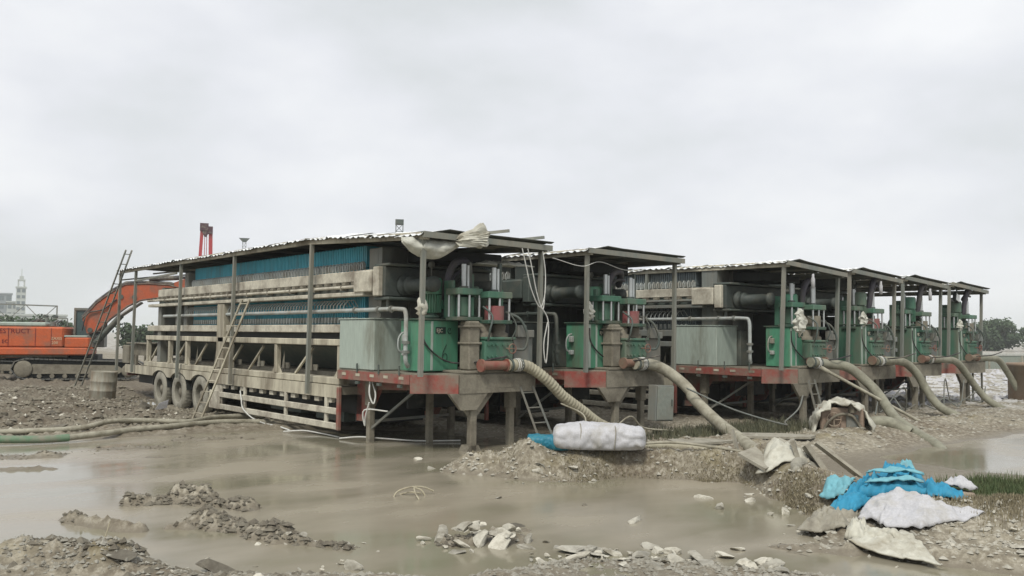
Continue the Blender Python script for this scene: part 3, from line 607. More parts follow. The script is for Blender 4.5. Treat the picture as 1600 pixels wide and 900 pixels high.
def sheet_mesh(seed):
    r = random.Random(seed); m = MB(); n = 14; xs = [-.16, .0, .50, 1.0, 2.0, 3.0, 3.36]; P = []
    for i in range(n+1):
        y = 1.04*i/n; c = .028 if i % 3 == 0 else 0
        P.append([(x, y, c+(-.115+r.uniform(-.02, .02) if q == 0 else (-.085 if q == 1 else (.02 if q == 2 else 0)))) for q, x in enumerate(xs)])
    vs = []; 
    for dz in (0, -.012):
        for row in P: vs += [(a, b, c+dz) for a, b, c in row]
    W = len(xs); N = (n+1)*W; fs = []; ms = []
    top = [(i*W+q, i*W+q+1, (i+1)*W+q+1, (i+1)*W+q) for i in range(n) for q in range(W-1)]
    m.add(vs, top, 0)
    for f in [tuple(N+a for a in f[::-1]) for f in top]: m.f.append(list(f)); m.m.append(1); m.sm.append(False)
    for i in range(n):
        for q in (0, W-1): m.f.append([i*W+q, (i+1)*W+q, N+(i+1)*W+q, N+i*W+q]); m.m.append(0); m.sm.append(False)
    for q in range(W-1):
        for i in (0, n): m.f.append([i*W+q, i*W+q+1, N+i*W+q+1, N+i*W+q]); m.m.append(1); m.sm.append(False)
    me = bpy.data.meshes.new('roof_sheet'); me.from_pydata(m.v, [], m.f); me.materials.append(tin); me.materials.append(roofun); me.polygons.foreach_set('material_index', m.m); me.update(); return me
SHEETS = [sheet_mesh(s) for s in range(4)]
BAYS = [(10.0, 14.5), (14.3, 14.5), (20.15, 13.1), (23.8, 13.3), (27.6, 13.6), (31.9, 13.9)]
ORD = ['leftmost', 'second from the left', 'third from the left', 'fourth from the left', 'fifth from the left', 'rightmost']
protos = [make_trailer(), make_press(), make_grey_tank(), make_unit(), make_pump()]
TX = [('red and mud-caked low-loader semi-trailer standing in brown water, nearest the excavator', 'red gooseneck semi-trailer mostly hidden behind the fat pale ribbed hose, {}', 'red gooseneck semi-trailer with open dark space and weeds below its deck, {}', 'muddy semi-trailer behind the tarpaulin-covered pump, {} in the row', 'muddy semi-trailer with a single front leg on the bank, {}', 'farthest muddy semi-trailer at the right end of the row'),
      ('long filter press of blue plates with cream side rails, nearest of the row', 'filter press in deep shade under the second canopy from the left', 'grey filter press with pale plate handles on the third trailer from the left', 'filter press in shade on the fourth trailer from the left', 'filter press in shade on the fifth trailer from the left', 'filter press on the rightmost trailer of the row'),
      ('pale grey box tank standing on the red gooseneck of the nearest trailer', 'box tank coloured dark for shade, deep under the second canopy from the left', 'pale green box tank on the third trailer, above its red and white edge', 'box tank behind the dark green unit of the fourth trailer', 'box tank behind the green unit of the fifth trailer', 'box tank behind the green unit of the rightmost trailer'),
      ('green hydraulic unit with a handwritten 6 on its front and a motor on top', 'bright green hydraulic unit under the second canopy from the left', 'green hydraulic unit beside the pale green box tank of the third trailer', 'dark green hydraulic unit on the fourth trailer from the left', 'dark green hydraulic unit on the fifth trailer from the left', 'green hydraulic unit on the rightmost trailer'),
      ('piston pump with chromed rods and red cylinder beside the unit marked 6', 'piston pump with chromed rods under the second canopy from the left', 'piston pump with chromed rods on the third trailer from the left', 'piston pump with chromed rods on the fourth trailer from the left', 'piston pump with chromed rods on the fifth trailer from the left', 'piston pump with chromed rods on the rightmost trailer')]
GR = ['semi-trailers parked side by side', 'filter presses on the trailers', 'box tanks on the trailers', 'hydraulic units on the trailers', 'piston pumps on the trailers']
for bi, (bx, by) in enumerate(BAYS):
    for pi, p in enumerate(protos):
        if bi > 3 and pi in (1, 2): continue                 # the photo shows open sky where presses would stand on the last two
        o = p if bi == 0 else copy_tree(p)
        ox, oy = ((0, 0), (.30, -.3), (.50, -.5), (.62, -.68), (.62, -.68), (.5, -.68))[bi] if pi == 3 else (0, 0)
        o.location = (bx+ox, by+oy, 0); o['label'] = TX[pi][bi].format(ORD[bi]); o['group'] = GR[pi]
        if pi == 3 and bi in (1, 3, 4, 5):
            for ch in ALL_CHILDREN(o):
                if ch.name.startswith(('oil_tank', 'fan_cover', 'motor_body')) and ch.data.materials[0] == green: ch.data = ch.data.copy(); ch.data.materials[0] = green2 if bi != 1 else green
                if bi > 2: ch.scale = (1, 1, 1.1); ch.location.z = -.163
                if bi in (3, 5) and ch.name.startswith('side_valve'): bpy.data.objects.remove(ch)
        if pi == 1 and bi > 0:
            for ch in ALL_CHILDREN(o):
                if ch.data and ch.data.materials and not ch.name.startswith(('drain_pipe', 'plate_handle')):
                    m0 = ch.data.materials[0]; new = {cream: greyst, creamlow: greyst, blue: greypl} if bi == 2 else {cream: headm, creamlow: darkst, blue: darkst, greyst: headm}  # darker copies: shade under the canopies put into the press colours
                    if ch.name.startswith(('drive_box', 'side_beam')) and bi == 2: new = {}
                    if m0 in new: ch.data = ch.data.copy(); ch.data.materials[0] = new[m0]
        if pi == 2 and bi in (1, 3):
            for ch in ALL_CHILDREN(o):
                if ch.name.startswith('tank_body'): ch.data = ch.data.copy(); ch.data.materials[0] = headm  # canopy shade painted onto the tank body as dark steel
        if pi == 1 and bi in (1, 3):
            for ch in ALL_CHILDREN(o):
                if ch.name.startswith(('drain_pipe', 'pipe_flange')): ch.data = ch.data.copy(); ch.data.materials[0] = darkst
        if pi == 4 and bi > 1:
            for ch in ALL_CHILDREN(o):
                if ch.name.startswith('valve_tower'): ch.location.x += .22; ch.location.y += .25; ch.data = ch.data.copy(); ch.data.materials[0] = greend if bi in (3, 5) else darkst
        if pi == 4 and bi > 0:
            for ch in ALL_CHILDREN(o):
                if ch.name.startswith('discharge_pipe'): ch.data = ch.data.copy(); ch.data.materials[0] = mudred
                if ch.name.startswith('piston_cylinder') and bi not in (1, 3): ch.data = ch.data.copy(); ch.data.materials[0] = mudst
CL = ['longest canopy of muddy tin sheets over the nearest press, a white tarp at its corner', 'dark canopy with a broad sloping front edge, behind the pale ribbed hose', 'canopy with white ridged eave above the pale green box tank', 'small-looking canopy over the fourth trailer from the left', 'small-looking canopy over the fifth trailer from the left', 'canopy at the far right end of the row, a floodlight under it']
for bi, (bx, by) in enumerate(BAYS):
    c = make_canopy(CL[bi], .26 if bi == 0 else .04, wid=3.25 if bi < 2 else 2.8)
    tl = (.012, .012, .06, .06, .06, .06)[bi]; c.location = (bx+(-.05, .25, .33, .38, .45, .2)[bi]-4.4*tl, by, 0); c.rotation_euler = (0, (.012, .012, .06, .06, .06, .06)[bi], 0)
# the handwritten 6 belongs to the first unit only
six = MB().tube(smoothpath([(1.02, .737, 2.19), (.96, .737, 2.08), (.92, .737, 1.97), (.93, .737, 1.88), (.99, .737, 1.85), (1.04, .737, 1.91), (1.02, .737, 1.99), (.96, .737, 1.99), (.925, .737, 1.94)], 5), .007, 5)
six.build('handwritten_number', inkm, protos[3])

# ------------------------------------------------------------------ delivery hoses
def hose(pts, r, m, label, rib=0, group='thick delivery hoses', name='delivery_hose'):
    P = resample(smoothpath(pts, 10), .018 if rib else .09)
    R = [r*(1+.05*(1 if math.cos(2*math.pi*i*.018/rib) > 0 else -1)) for i in range(len(P))] if rib else r
    t = thing(name, label, 'hose', tuple(P[0]), group=group); o0 = P[0]
    MB().tube([p-o0 for p in P], R, 14).build('hose_body', m, t)
    d = (P[6]-P[0]).normalized() if rib else (P[1]-P[0]).normalized()
    for a in (.06, .32): 
        c = o0+d*a-o0; MB().tube([c-d*.02, c+d*.02], r*1.2, 14).build('hose_clamp', darkst, t)
    w = MB(); c = d*.2
    for k in range(3): q = [c+d*(.05*k)+Vector((0, math.cos(a)*(r*1.12), math.sin(a)*(r*1.12))) for a in np.linspace(0, 6.28, 12)]; w.tube(q, .012, 5)
    w.build('tie_wire', cord, t)
    return t
hose([(11.97, 14.33, 1.77), (12.35, 14.3, 1.77), (12.62, 14.28, 1.68), (13.0, 14.2, 1.42), (13.4, 14.15, 1.08), (13.95, 14.1, .74), (14.5, 14.1, .42), (15.1, 14.1, .24), (15.7, 14.0, .16)], .118, corr, 'pale ribbed hose arching from the red pipe down behind the white sack roll', rib=.085)
H = [([(15.9, 14.3, 1.75), (16.38, 14.25, 1.73), (16.85, 14.15, 1.62), (17.08, 13.9, 1.30), (17.14, 13.65, 1.08), (17.02, 13.4, .92), (16.6, 12.4, .50), (15.8, 11.3, .28), (14.6, 10.0, .18), (14.14, 9.5, .05)], hoseg, 'thick smooth mud-coloured hose in front of the third trailer from the left'),
     ([(21.3, 12.9, 1.75), (22.0, 12.75, 1.73), (22.5, 12.5, 1.60), (22.75, 12.1, 1.2), (22.71, 11.7, .85), (22.11, 11.0, .42), (21.4, 10.2, .16), (20.48, 9.3, .0), (20.0, 8.9, -.1)], hosem, 'thick brown hose dropping over the bank right of the covered pump'),
     ([(25.2, 13.1, 1.76), (26.0, 13.05, 1.74), (26.6, 12.95, 1.68), (27.05, 12.75, 1.3), (27.17, 12.5, .85), (27.1, 12.1, .40), (27.0, 11.5, .08), (26.8, 11.2, -.1)], hosem, 'thick brown hose in the middle of the four right-hand hoses, third from the right'),
     ([(29.3, 13.5, 1.74), (30.4, 13.5, 1.74), (31.3, 13.45, 1.65), (31.95, 13.35, 1.25), (32.33, 13.1, .68), (32.5, 12.8, .25), (32.9, 12.4, -.0), (33.6, 12.1, .05)], hosem, 'second thick hose from the right, ending on the bank beside the brown tank'),
     ([(34.0, 14.0, 1.74), (35.4, 14.0, 1.73), (36.3, 13.95, 1.62), (36.85, 13.85, 1.2), (37.2, 13.7, .6), (37.4, 13.5, .1), (37.6, 13.2, -.1)], hosem, 'rightmost thick hose curving down in front of the brown tank')]
for k, (pts, m, lb) in enumerate(H): hose([(p[0]+.03*math.sin(i*2.1+k*1.7), p[1]+.04*math.sin(i*1.3+k), p[2]+.02*math.sin(i*2.7+k*2.3)) for i, p in enumerate(pts)], (.135, .13, .122, .118, .118)[k], m, lb)

# ------------------------------------------------------------------ ladders
def ladder(p, q, w, n, m, label, side=None):
    p = Vector(p); q = Vector(q); d = q-p; s = (Vector(side) if side else Vector((0, 1, 0))).normalized()*w/2
    t = thing('ladder', label, 'ladder', p, group='steel ladders')
    for sg in (-1, 1): MB().beam(s*sg, d+s*sg*.85, .045, .045).build('ladder_rail', m, t)
    for k in range(n): c = d*((k+.6)/n); MB().cyl(c-s, c+s, .017, 6).build_each('rung', m, t)
ladder((9.2, 37.0, .1), (9.75, 32.9, 5.3), .24, 15, postm, 'tall thin ladder leaning on the rear corner of the nearest canopy', (1, .0, 0))
ladder((9.15, 24.35, -.02), (9.88, 22.95, 3.3), .46, 11, cream, 'muddy ladder leaning on the nearest trailer just right of its wheels', (-.12, 1, 0))
ladder((13.05, 14.2, .0), (12.6, 14.45, 1.3), .42, 4, greyst, 'short grey ladder below the ribbed hose at the end of the nearest trailer', (1, .0, 0))
ladder((21.5, 12.7, .2), (21.4, 12.95, 1.3), .36, 4, greyst, 'short dark ladder behind the tarpaulin-covered pump', (1, 0, 0))

# ------------------------------------------------------------------ excavators  (local x along the machine, z up, scale 34 px to the metre)
def excavator(label, loc, rz, full=True):
    t = thing('excavator', label, 'excavator', loc, (0, 0, rz), 'orange excavators')
    def X(u): return (u-105)/34.
    def Z(v): return (600-v)/34.
    for y in (0, 2.3):
        o = [(-2.55, .45), (-2.3, .12), (-1.9, 0), (2.2, 0), (2.6, .1), (2.75, .35), (2.7, .6), (2.4, .78), (-2.0, .92), (-2.4, .8)]
        MB().prism([(-1.7, .24), (1.9, .24), (2.1, .42), (1.8, .62), (-1.7, .68)], y+.06, y+.5, 'y').build('track_frame', mudst, t); MB().prism([(a*.95, .05+b*.9) for a, b in o], y+.2, y+.4, 'y').build('track_core', darkm, t)
        m = MB()
        for (a, b), (c, d) in zip(o, o[1:]+o[:1]):
            n = max(1, int(math.hypot(c-a, d-b)/.19))
            for q in range(n):
                p = Vector((a+(c-a)*q/n, y+.3, b+(d-b)*q/n)); e = Vector((a+(c-a)*(q+.86)/n, y+.3, b+(d-b)*(q+.86)/n)); m.beam(p, e, .6, .05)
        m.build('track_shoes', trackm, t)
        MB().lathe([(0, -.04), (.34, -.04), (.38, 0), (.38, .1), (0, .1)], (-2.05, y+.02, .46), 'y', 20).lathe([(0, -.04), (.24, -.04), (.30, 0), (.30, .1), (0, .1)], (2.3, y+.02, .38), 'y', 20).build_each('track_wheel', mudst, t)
        m = MB()
        for x in np.arange(-1.4, 2.3, .52): m.cyl((x, y+.05, .14), (x, y+.3, .14), .1, 10)
        m.build_each('track_roller', mudst, t)
    MB().bbox(-.9, .9, .6, 2.2, .8, 1.1).build('turntable', darkm, t)
    b = MB().bbox(-3.6, -.45, .05, 2.75, 1.42, 2.36, .08).bbox(-3.6, .55, .0, 2.8, 1.08, 1.42, .05).build('body', orange if full else orangeo, t)
    MB().bbox(-.42, .6, .04, .8, 1.43, 1.88, .04).build('side_box', orange, t)
    MB().bbox(-3.5, -1.2, .1, 2.6, 2.37, 2.56, .05).bbox(-.45, .5, .1, .75, 1.9, 1.98).build('top_cover', palegrn if full else greyst, t)
    MB().bbox(-3.4, -.3, .25, 2.6, .98, 1.08).build('under_plate', mudst, t)
    m = MB()
    for x in (-2.7, -1.62, -.98): m.box(x, x+.02, .035, .05, 1.45, 2.3)
    m.build_each('panel_seam', textred, t)
    if full:
        for s, z, x, mt, sz in (('DESTRUCT', 2.06, -3.30, textred, .30), ('ZAXIS', 1.78, -.98, textpale, .17), ('200', 1.58, -.95, textpale, .18), ('EC', 1.62, -2.95, textred, .22)):
            link('lettering', text_mesh(s, sz, mt), b, (x, .04, z), rot=(math.pi/2, 0, 0))
    # cab on the far side
    c = MB().bbox(-.35, 1.0, 1.75, 2.75, 1.42, 1.95).bbox(-.35, 1.0, 1.75, 2.75, 3.15, 3.28)
    for x in (-.3, .3, .95):
        for y in (1.8, 2.7): c.beam((x, y, 1.95), (x, y, 3.15), .09)
    c = c.build('cab', greyst, t); MB().box(-.26, .92, 1.82, 2.68, 1.96, 3.14).build('cab_glass', glass, c)
    MB().beam((-.35, .2, 2.4), (-.35, .2, 2.75), .04).beam((-.35, .2, 2.75), (-1.0, .2, 2.75), .04).cyl((-1.5, 1.8, 2.5), (-1.5, 1.8, 2.8), .07, 10).cyl((-1.0, .5, 2.4), (-1.0, .5, 2.6), .13, 12).build_each('hand_rail', greyst, t)
    if full:
        up = [(120, 505), (140, 480), (160, 463), (182, 449), (215, 447), (248, 448), (262, 452)]; dn = [(262, 468), (235, 471), (205, 476), (186, 486), (161, 507), (141, 528), (128, 531)]
    else:
        up = [(108, 512), (120, 500), (140, 488), (160, 480), (182, 484), (215, 500), (240, 520)]; dn = [(235, 530), (205, 515), (180, 502), (165, 500), (150, 508), (135, 520), (122, 530)]
    def P2(l): return [(X(u)-.34, Z(v)+.0) for u, v in l]
    bm_ = MB().prism(P2(up+dn), 1.15, 1.6, 'y').build('boom', orangeb if full else orangeo, t)
    MB().tube([(x, 1.38, z+.05) for x, z in P2(up)], .09, 8).build('boom_hose', black, bm_)
    MB().tube([(x, 1.14, z-.03) for x, z in P2(up)], .035, 6).tube([(x, 1.14, z+.03) for x, z in P2(dn)], .035, 6).build_each('boom_flange', mat('boom_edge_grease', (.10, .06, .045), .6, amt=.4), bm_)
    for u_, v_ in ((132, 524), (176, 470), (196, 470), (250, 460)): q_ = P2([(u_, v_)])[0]; MB().cyl((q_[0], 1.10, q_[1]), (q_[0], 1.66, q_[1]), .11, 12).build('boom_pin', darkst, bm_)
    MB().tube(smoothpath([(P2([(128, 520)])[0][0]-.2, 1.0, 2.2), (P2([(128, 520)])[0][0], 1.05, 3.0), (P2([(150, 490)])[0][0], 1.08, 3.2), (P2([(170, 475)])[0][0], 1.1, 3.7)], 5), .035, 6).build('hydraulic_line', black, bm_)
    for y in (.98, 1.77): MB().cyl((X(128), y, Z(545)), (X(165), y, Z(500)), .1, 10).cyl((X(165), y, Z(500)), (X(195), y, Z(478)), .06, 10, mi=1).build('boom_cylinder', [darkst, chromed], t)
    if full:
        MB().cyl((X(205), 1.38, Z(440)), (X(255), 1.38, Z(436)), .12, 10).cyl((X(255), 1.38, Z(436)), (X(296), 1.38, Z(433)), .07, 10).build('arm_cylinder', black, t)
        MB().tube([(x, 1.38, z) for x, z in P2(smoothpath2([(190, 455), (203, 443), (218, 440), (232, 446)]))], .035, 6).build('hose_loop', black, t)
        MB().prism(P2([(255, 445), (290, 430), (302, 438), (300, 460), (330, 560), (322, 562), (280, 472), (258, 470)]), 1.2, 1.55, 'y').build('arm', orangeb, t)
        MB().prism(P2([(310, 555), (345, 560), (350, 585), (325, 597), (300, 590)]), .8, 1.95, 'y').build('bucket', trackm, t)
    else:
        MB().prism(P2([(232, 505), (248, 510), (225, 590), (213, 590)]), 1.2, 1.55, 'y').build('arm', orangeb, t)
    return t
def smoothpath2(p): return [(v.x, v.y) for v in smoothpath([(a, b, 0) for a, b in p], 5)]
EXR = -.40
excavator('orange excavator with lettering on its body and boom raised behind the nearest press', (10.66, 43.5, gz(10.66, 43.5)+.12), EXR)
excavator('rust-orange excavator half hidden behind the lettered one, only its bent boom showing', (9.6, 52.0, .1), EXR-.1, False).scale = (.8, .8, .8)

# ------------------------------------------------------------------ small things on the site
t = thing('rusty_drum', 'stained pale oil drum standing in the churned mud left of the trailer wheels', 'drum', (8.55, 31.2, .12), (.03, .05, 0))
MB().lathe([(0, 0), (.40, 0), (.41, .02), (.405, .3), (.42, .32), (.405, .34), (.405, .6), (.42, .62), (.405, .64), (.405, .93), (.41, .95), (.385, .95), (.38, .88), (0, .87)], n=28).build('drum_wall', mat('stained_drum', (.34, .33, .27), .7, grime=(.20, .15, .10), amt=.5, scale=3, streak=True), t)
# ground hoses left
tag(MB().tube(smoothpath([(2.5, 22.6, .12), (4.4, 21.6, .1), (5.6, 21.4, .12), (6.4, 21.9, .2), (7.3, 21.9, .17), (8.2, 21.7, .12), (9.2, 22.6, .12), (10.4, 22.9, .08), (11.5, 22.3, .05)], 6), .055, 8).mesh and link('ground_hose', MB().tube(smoothpath([(2.2, 22.9, .16), (4.4, 22.3, .14), (5.6, 22.2, .15), (6.4, 22.5, .24), (7.3, 22.6, .2), (8.2, 22.4, .14), (9.2, 23.2, .14), (10.4, 23.4, .1), (11.5, 22.9, .08)], 6), .06, 8).mesh('ground_hose', hoseg)), 'thin muddy hose lying farther back along the edge of the mud pool', 'hose', 'hoses on the ground')
tag(link('ground_hose', MB().tube(smoothpath([(5.0, 20.75, .1), (5.7, 20.95, .12), (6.6, 21.3, .14), (7.4, 21.5, .14), (8.3, 21.9, .13), (9.2, 22.1, .11), (10.3, 21.9, .06), (11.2, 21.3, .03)], 6), .065, 8).mesh('ground_hose', hoseg)), 'thicker muddy hose in front, running to the nearest trailer wheels', 'hose', 'hoses on the ground')
tag(link('ground_hose', MB().tube(smoothpath([(1.5, 21.6, .10), (3.0, 21.5, .13), (3.9, 21.0, .12), (4.5, 20.8, .1), (5.05, 20.76, .1)], 6), .08, 8).mesh('ground_hose', hgreen)), 'green hose end at the left edge of the mud pool', 'hose', 'hoses on the ground')
# white cords
def cordo(pts, label, r=.018, m=cord, name='cord'): return tag(link(name, MB().tube(smoothpath(pts, 6), r, 6).mesh(name, m)), label, 'cord')
cordo([(9.98, 23.4, .8), (9.93, 23.2, .6), (9.9, 23.0, .35), (10, 22.6, .12), (9.9, 21.6, .06), (9.9, 20.9, .06), (9.85, 20.1, .03)], 'white cord hanging from the guard rail to the mud behind the wheels', .02)
cordo([(9.6, 19.9, .03), (9.9, 19.5, .07), (10.1, 19.0, .04), (10.15, 18.2, .02)], 'short white cord lying on the water edge below the guard rail')
cordo([(10.0, 17.9, .03), (10.3, 17.5, .08), (10.7, 17.0, .06), (11.2, 16.5, .03), (12.0, 16.0, .03)], 'white cord floating across the water past the first trailer legs')
cordo([(10.05, 16.7, 1.38), (9.98, 16.6, 1.1), (10.02, 16.5, .9), (10.1, 16.55, 1.1), (10.1, 16.7, 1.36)], 'white cord loop hanging below the red gooseneck of the nearest trailer')
cordo([(9.98, 16.6, .92), (9.98, 16.75, .6), (10.0, 16.8, .4), (9.95, 16.75, .75), (10.2, 16.2, .75)], 'frayed cord tail under the knotted loop below the gooseneck')
for k, (dx, dz, lb) in enumerate(((0, 0, 'long white rope loop hanging at the right front post of the nearest canopy, outer strand'), (.16, -.25, 'shorter white rope loop inside the longer one at the right front canopy post'))):
    cordo([(12.35+dx, 14.35, 4.28), (12.45+dx, 14.33, 3.9), (12.6+dx, 14.32, 3.4+dz*.3), (12.85+dx*.5, 14.32, 3.02+dz*.2), (13.0, 14.33, 3.3), (13.02, 14.34, 3.8), (12.95, 14.35, 4.25)], lb, .012)
cordo([(12.9, 14.32, 3.02), (13.1, 14.33, 2.75), (13.12, 14.34, 2.3), (13.06, 14.34, 1.8), (13.0, 14.35, 2.2), (13.09, 14.33, 2.7)], 'bunched white rope tail tied to the right front canopy post', .014)
cordo([(13.2, 14.3, 4.12), (14.2, 14.4, 4.0), (14.9, 14.5, 4.15), (15.8, 14.6, 4.02), (16.5, 14.6, 4.05)], 'thin pale wire sagging under the front of the second canopy', .009)
cordo([(13.1, 13.9, .95), (13.5, 13.6, .7), (13.4, 13.4, .35), (13.7, 13.2, .25), (14.5, 13.2, .65), (15.2, 13.4, .35), (16.0, 13.2, .25)], 'muddy cable looping behind the white sack roll', .02, hoseg)
cordo([(11.1, 10.6, .5), (12.0, 10.0, .58), (12.6, 9.3, .5), (13.0, 8.7, .42), (13.6, 8.6, .5), (14.2, 8.9, .42), (15.5, 9.4, .3)], 'muddy hose lying along the top of the front bank', .025, hoseg)
cordo([(16.6, 13.3, 1.2), (17.5, 12.6, .7), (18.6, 12.0, .35), (19.3, 12.4, .35), (20.2, 12.6, .6), (20.9, 12.9, .9)], 'dark cable sagging in front of the third trailer', .022, greyst)
for k, (ax, ay, lb) in enumerate(((24.3, 12.9, 'tangled cable hanging under the fourth trailer'), (27.2, 13.0, 'tangled cable hanging under the fifth trailer'), (29.8, 13.1, 'tangled cable on the ground before the rightmost trailer'))):
    r_ = random.Random(k+3)
    cordo([(ax+i*.45, ay+r_.uniform(-.4, .4), .25+r_.uniform(0, .9)*(i % 2)) for i in range(8)], lb, .02, greyst)
t = thing('support_pole', 'straight pale pole slanting down beside the third brown hose', 'pole', (21.4, 12.6, 1.6)); MB().cyl((0, 0, 0), (2.0, -1.9, -1.5), .04, 8).cyl((-.05, .05, .04), (.1, -.1, -.08), .055, 8).build('pole_body', hoseg, t)
# switch box
t = thing('switch_box', 'grey-green steel switch box hung below the second trailer nose, slightly tilted', 'switch box', (15.55, 13.35, .48), (0, .05, 0))
MB().bbox(0, .62, 0, .25, 0, .82, .012).build('box_body', greyst, t); MB().bbox(.03, .59, -.025, -.003, .03, .79, .006).build('box_door', mat('box_door_paint', (.23, .25, .215), .6, amt=.4), t); MB().bbox(.5, .53, -.05, -.026, .35, .5, .004).build('door_handle', darkst, t)
for k, (lx, ly_, lz, lb) in enumerate(((21.6, 13.0, 3.95, 'white tube lamp hanging under the front of the third canopy'), (25.7, 13.2, 3.95, 'white bottle-shaped lamp hanging under the fourth canopy'), (29.6, 13.5, 3.9, 'small white lamp hanging under the fifth canopy'))):
    t = thing('hanging_lamp', lb, 'lamp', (lx, ly_, lz)); MB().lathe([(0, -.2), (.05, -.19), (.055, .05), (.035, .12), (.035, .2), (0, .2)], n=14).build('lamp_body', whitebag, t); MB().cyl((0, 0, .2), (0, 0, .38), .008, 5).build('lamp_cord', darkst, t)
# floodlight
t = thing('floodlight', 'square floodlight hanging under the rightmost canopy', 'floodlight', (32.9, 14.0, 4.02), (0, .25, .1)); MB().bbox(-.2, .2, 0, .12, -.25, .05).build('lamp_body', darkm, t); MB().bbox(-.17, .17, -.012, -.001, -.22, .02, .003).build('lamp_glass', tin, t); MB().beam((0, .06, .05), (0, .06, .3), .04).build('bracket', darkst, t)
t = thing('plastic_barrel', 'white plastic barrel beside the rightmost trailer deck', 'barrel', (34.9, 14.6, 1.62)); MB().lathe([(0, 0), (.3, 0), (.33, .1), (.33, .6), (.28, .72), (.12, .76), (0, .76)], n=20).build('barrel_body', whitebag, t); MB().box(-.5, .5, -.5, .5, -.06, -.01).build('stand', greyst, t); MB().beam((-.4, -.4, -.1), (-.4, -.4, -1.6), .06).beam((.4, -.4, -.1), (.4, -.4, -1.6), .06).build_each('leg', greyst, t)
t = thing('gas_cylinder', 'dark upright gas bottle standing between the last two units', 'gas bottle', (29.3, 14.6, 1.62)); MB().lathe([(0, 0), (.2, 0), (.2, 1.35), (.12, 1.5), (.05, 1.55), (.05, 1.65), (0, 1.65)], n=18).build('bottle_body', greend, t); MB().cyl((0, 0, 1.6), (0, 0, 1.78), .03, 8).lathe([(0, 0), (.06, 0), (.06, .04), (0, .04)], (0, 0, 1.72), n=10).build('valve', darkst, t)
t = thing('brown_tank', 'brown round-edged tank at the right edge behind the last hose', 'tank', (38.2, 13.1, -.1)); MB().lathe([(0, 0), (1.2, 0), (1.2, 1.5), (1.26, 1.5), (1.26, 1.62), (1.1, 1.62), (1.1, 1.4), (0, 1.4)], n=32).build('tank_wall', rust, t)

# crumpled cloth helper: a draped grid with folds
RX, AX = (.43, -.90), (.90, .43)                            # across and along the slope of the right-hand bank
def ra(c, r, a): return (c[0]+r*RX[0]+a*AX[0], c[1]+r*RX[1]+a*AX[1])
def cloth(name, quad, m, label, cat, h=.2, folds=3, seed=0, n=30, group=None, amp=.05, lift=0, pw=.8):
    """crumpled sheet over a quadrilateral of ground: sharp creases, uneven hem, real thickness"""
    xs = np.linspace(0, 1, n); U, V = np.meshgrid(xs, xs, indexing='ij'); q = np.array(quad)
    wob = .10*fbm(U*4, V*4, 1, 3, seed+4); wob2 = .10*fbm(U*4, V*4, 1, 3, seed+5)
    u = U+wob*(1-.5*np.abs(2*U-1)); v = V+wob2
    wx = (1-u)*(1-v)*q[0][0]+u*(1-v)*q[1][0]+u*v*q[2][0]+(1-u)*v*q[3][0]
    wy = (1-u)*(1-v)*q[0][1]+u*(1-v)*q[1][1]+u*v*q[2][1]+(1-u)*v*q[3][1]
    f = fbm(U, V, folds*.5, 3, seed); cr1 = 1-np.abs(fbm(U+V*.6, V*.8-U*.5, folds, 2, seed+9))*2.4; cr2 = 1-np.abs(fbm(V*.3+U*.9, U*.35+V*.4, folds*1.9, 2, seed+19))*2.6
    edge = np.minimum(np.minimum(U, 1-U), np.minimum(V, 1-V))*2; bump = np.clip(edge*1.9, 0, 1)**pw
    Z = h*bump*(.85+.5*f)+amp*(np.clip(cr1, 0, 1)**1.5*1.3+.45*np.clip(cr2, 0, 1)**2)*(.25+.75*bump)+.012
    base = np.maximum(terrain(wx, wy), -.02)*.5+.5*float(np.maximum(terrain(wx, wy), 0).mean()); base = np.maximum(base, terrain(wx, wy))
    lo = (float(wx.mean()), float(wy.mean()), float(base.mean())+lift)
    P = np.stack([wx-lo[0], wy-lo[1], base+Z-lo[2]+lift], -1).reshape(-1, 3); o = MB()
    o.add(P, [(a*n+b, (a+1)*n+b, (a+1)*n+b+1, a*n+b+1) for a in range(n-1) for b in range(n-1)], 0, True)
    o = o.build(name, m, None, lo, label=label, cat=cat, group=group); md = o.modifiers.new('thickness', 'SOLIDIFY'); md.thickness = .018
    return o
# white sack roll with the blue bag sticking out
def roll(name, L, r0, m, label, cat, loc, rz, taper=0, seed=1, parent=None, zs=.75):
    o = MB(); n = 64; q = 40; vs = []; rr = random.Random(seed)
    for i in range(n):
        u = i/(n-1); sagf = 1-.10*math.sin(u*6.0+seed)-.06*math.sin(u*13+1); a = sagf*min(1, .35+(u*14)**.5*.8 if u > 0 else .02, .35+((1-u)*12)**.5*.8 if u < 1 else .02); R = r0*a*(1-taper*u)
        for k in range(q):
            t_ = 2*math.pi*k/q; w = (abs(math.cos(t_))**3.2+abs(math.sin(t_))**3.2)**(-1/3.2)*.92*(1+.13*float(fbm(np.array([u*3+seed]), np.array([math.cos(t_)*1.5]), 1.5, 3, seed)[0])-.34*max(0, u-.55)*2.2*float(np.abs(fbm(np.array([u*3]), np.array([t_*1.6+seed]), 1.6, 2, seed+3)[0]))-.09*max(0, .22-abs(float(fbm(np.array([u*9+t_]), np.array([math.sin(t_)*2+u*4]), 1, 2, seed+7)[0])))*4)
            x = math.cos(t_)*R*w*1.25; z = math.sin(t_)*R*w*zs; z = max(z, -.55*r0) 
            vs.append((u*L, x, z+.55*r0))
    fs = [(i*q+k, i*q+(k+1) % q, (i+1)*q+(k+1) % q, (i+1)*q+k) for i in range(n-1) for k in range(q)]
    o.add(vs, fs, 0, True); return o.build(name, m, parent, loc, label=label, cat=cat, rot=(0, 0, rz))
zb = gz(11.0, 10.9)
roll('sack_roll', 1.62, .335, whitebag, 'big white wrapped sack roll lying on the bank in front of the ribbed hose', 'sack', (10.5, 11.35, zb-.02), math.radians(-44), seed=2)
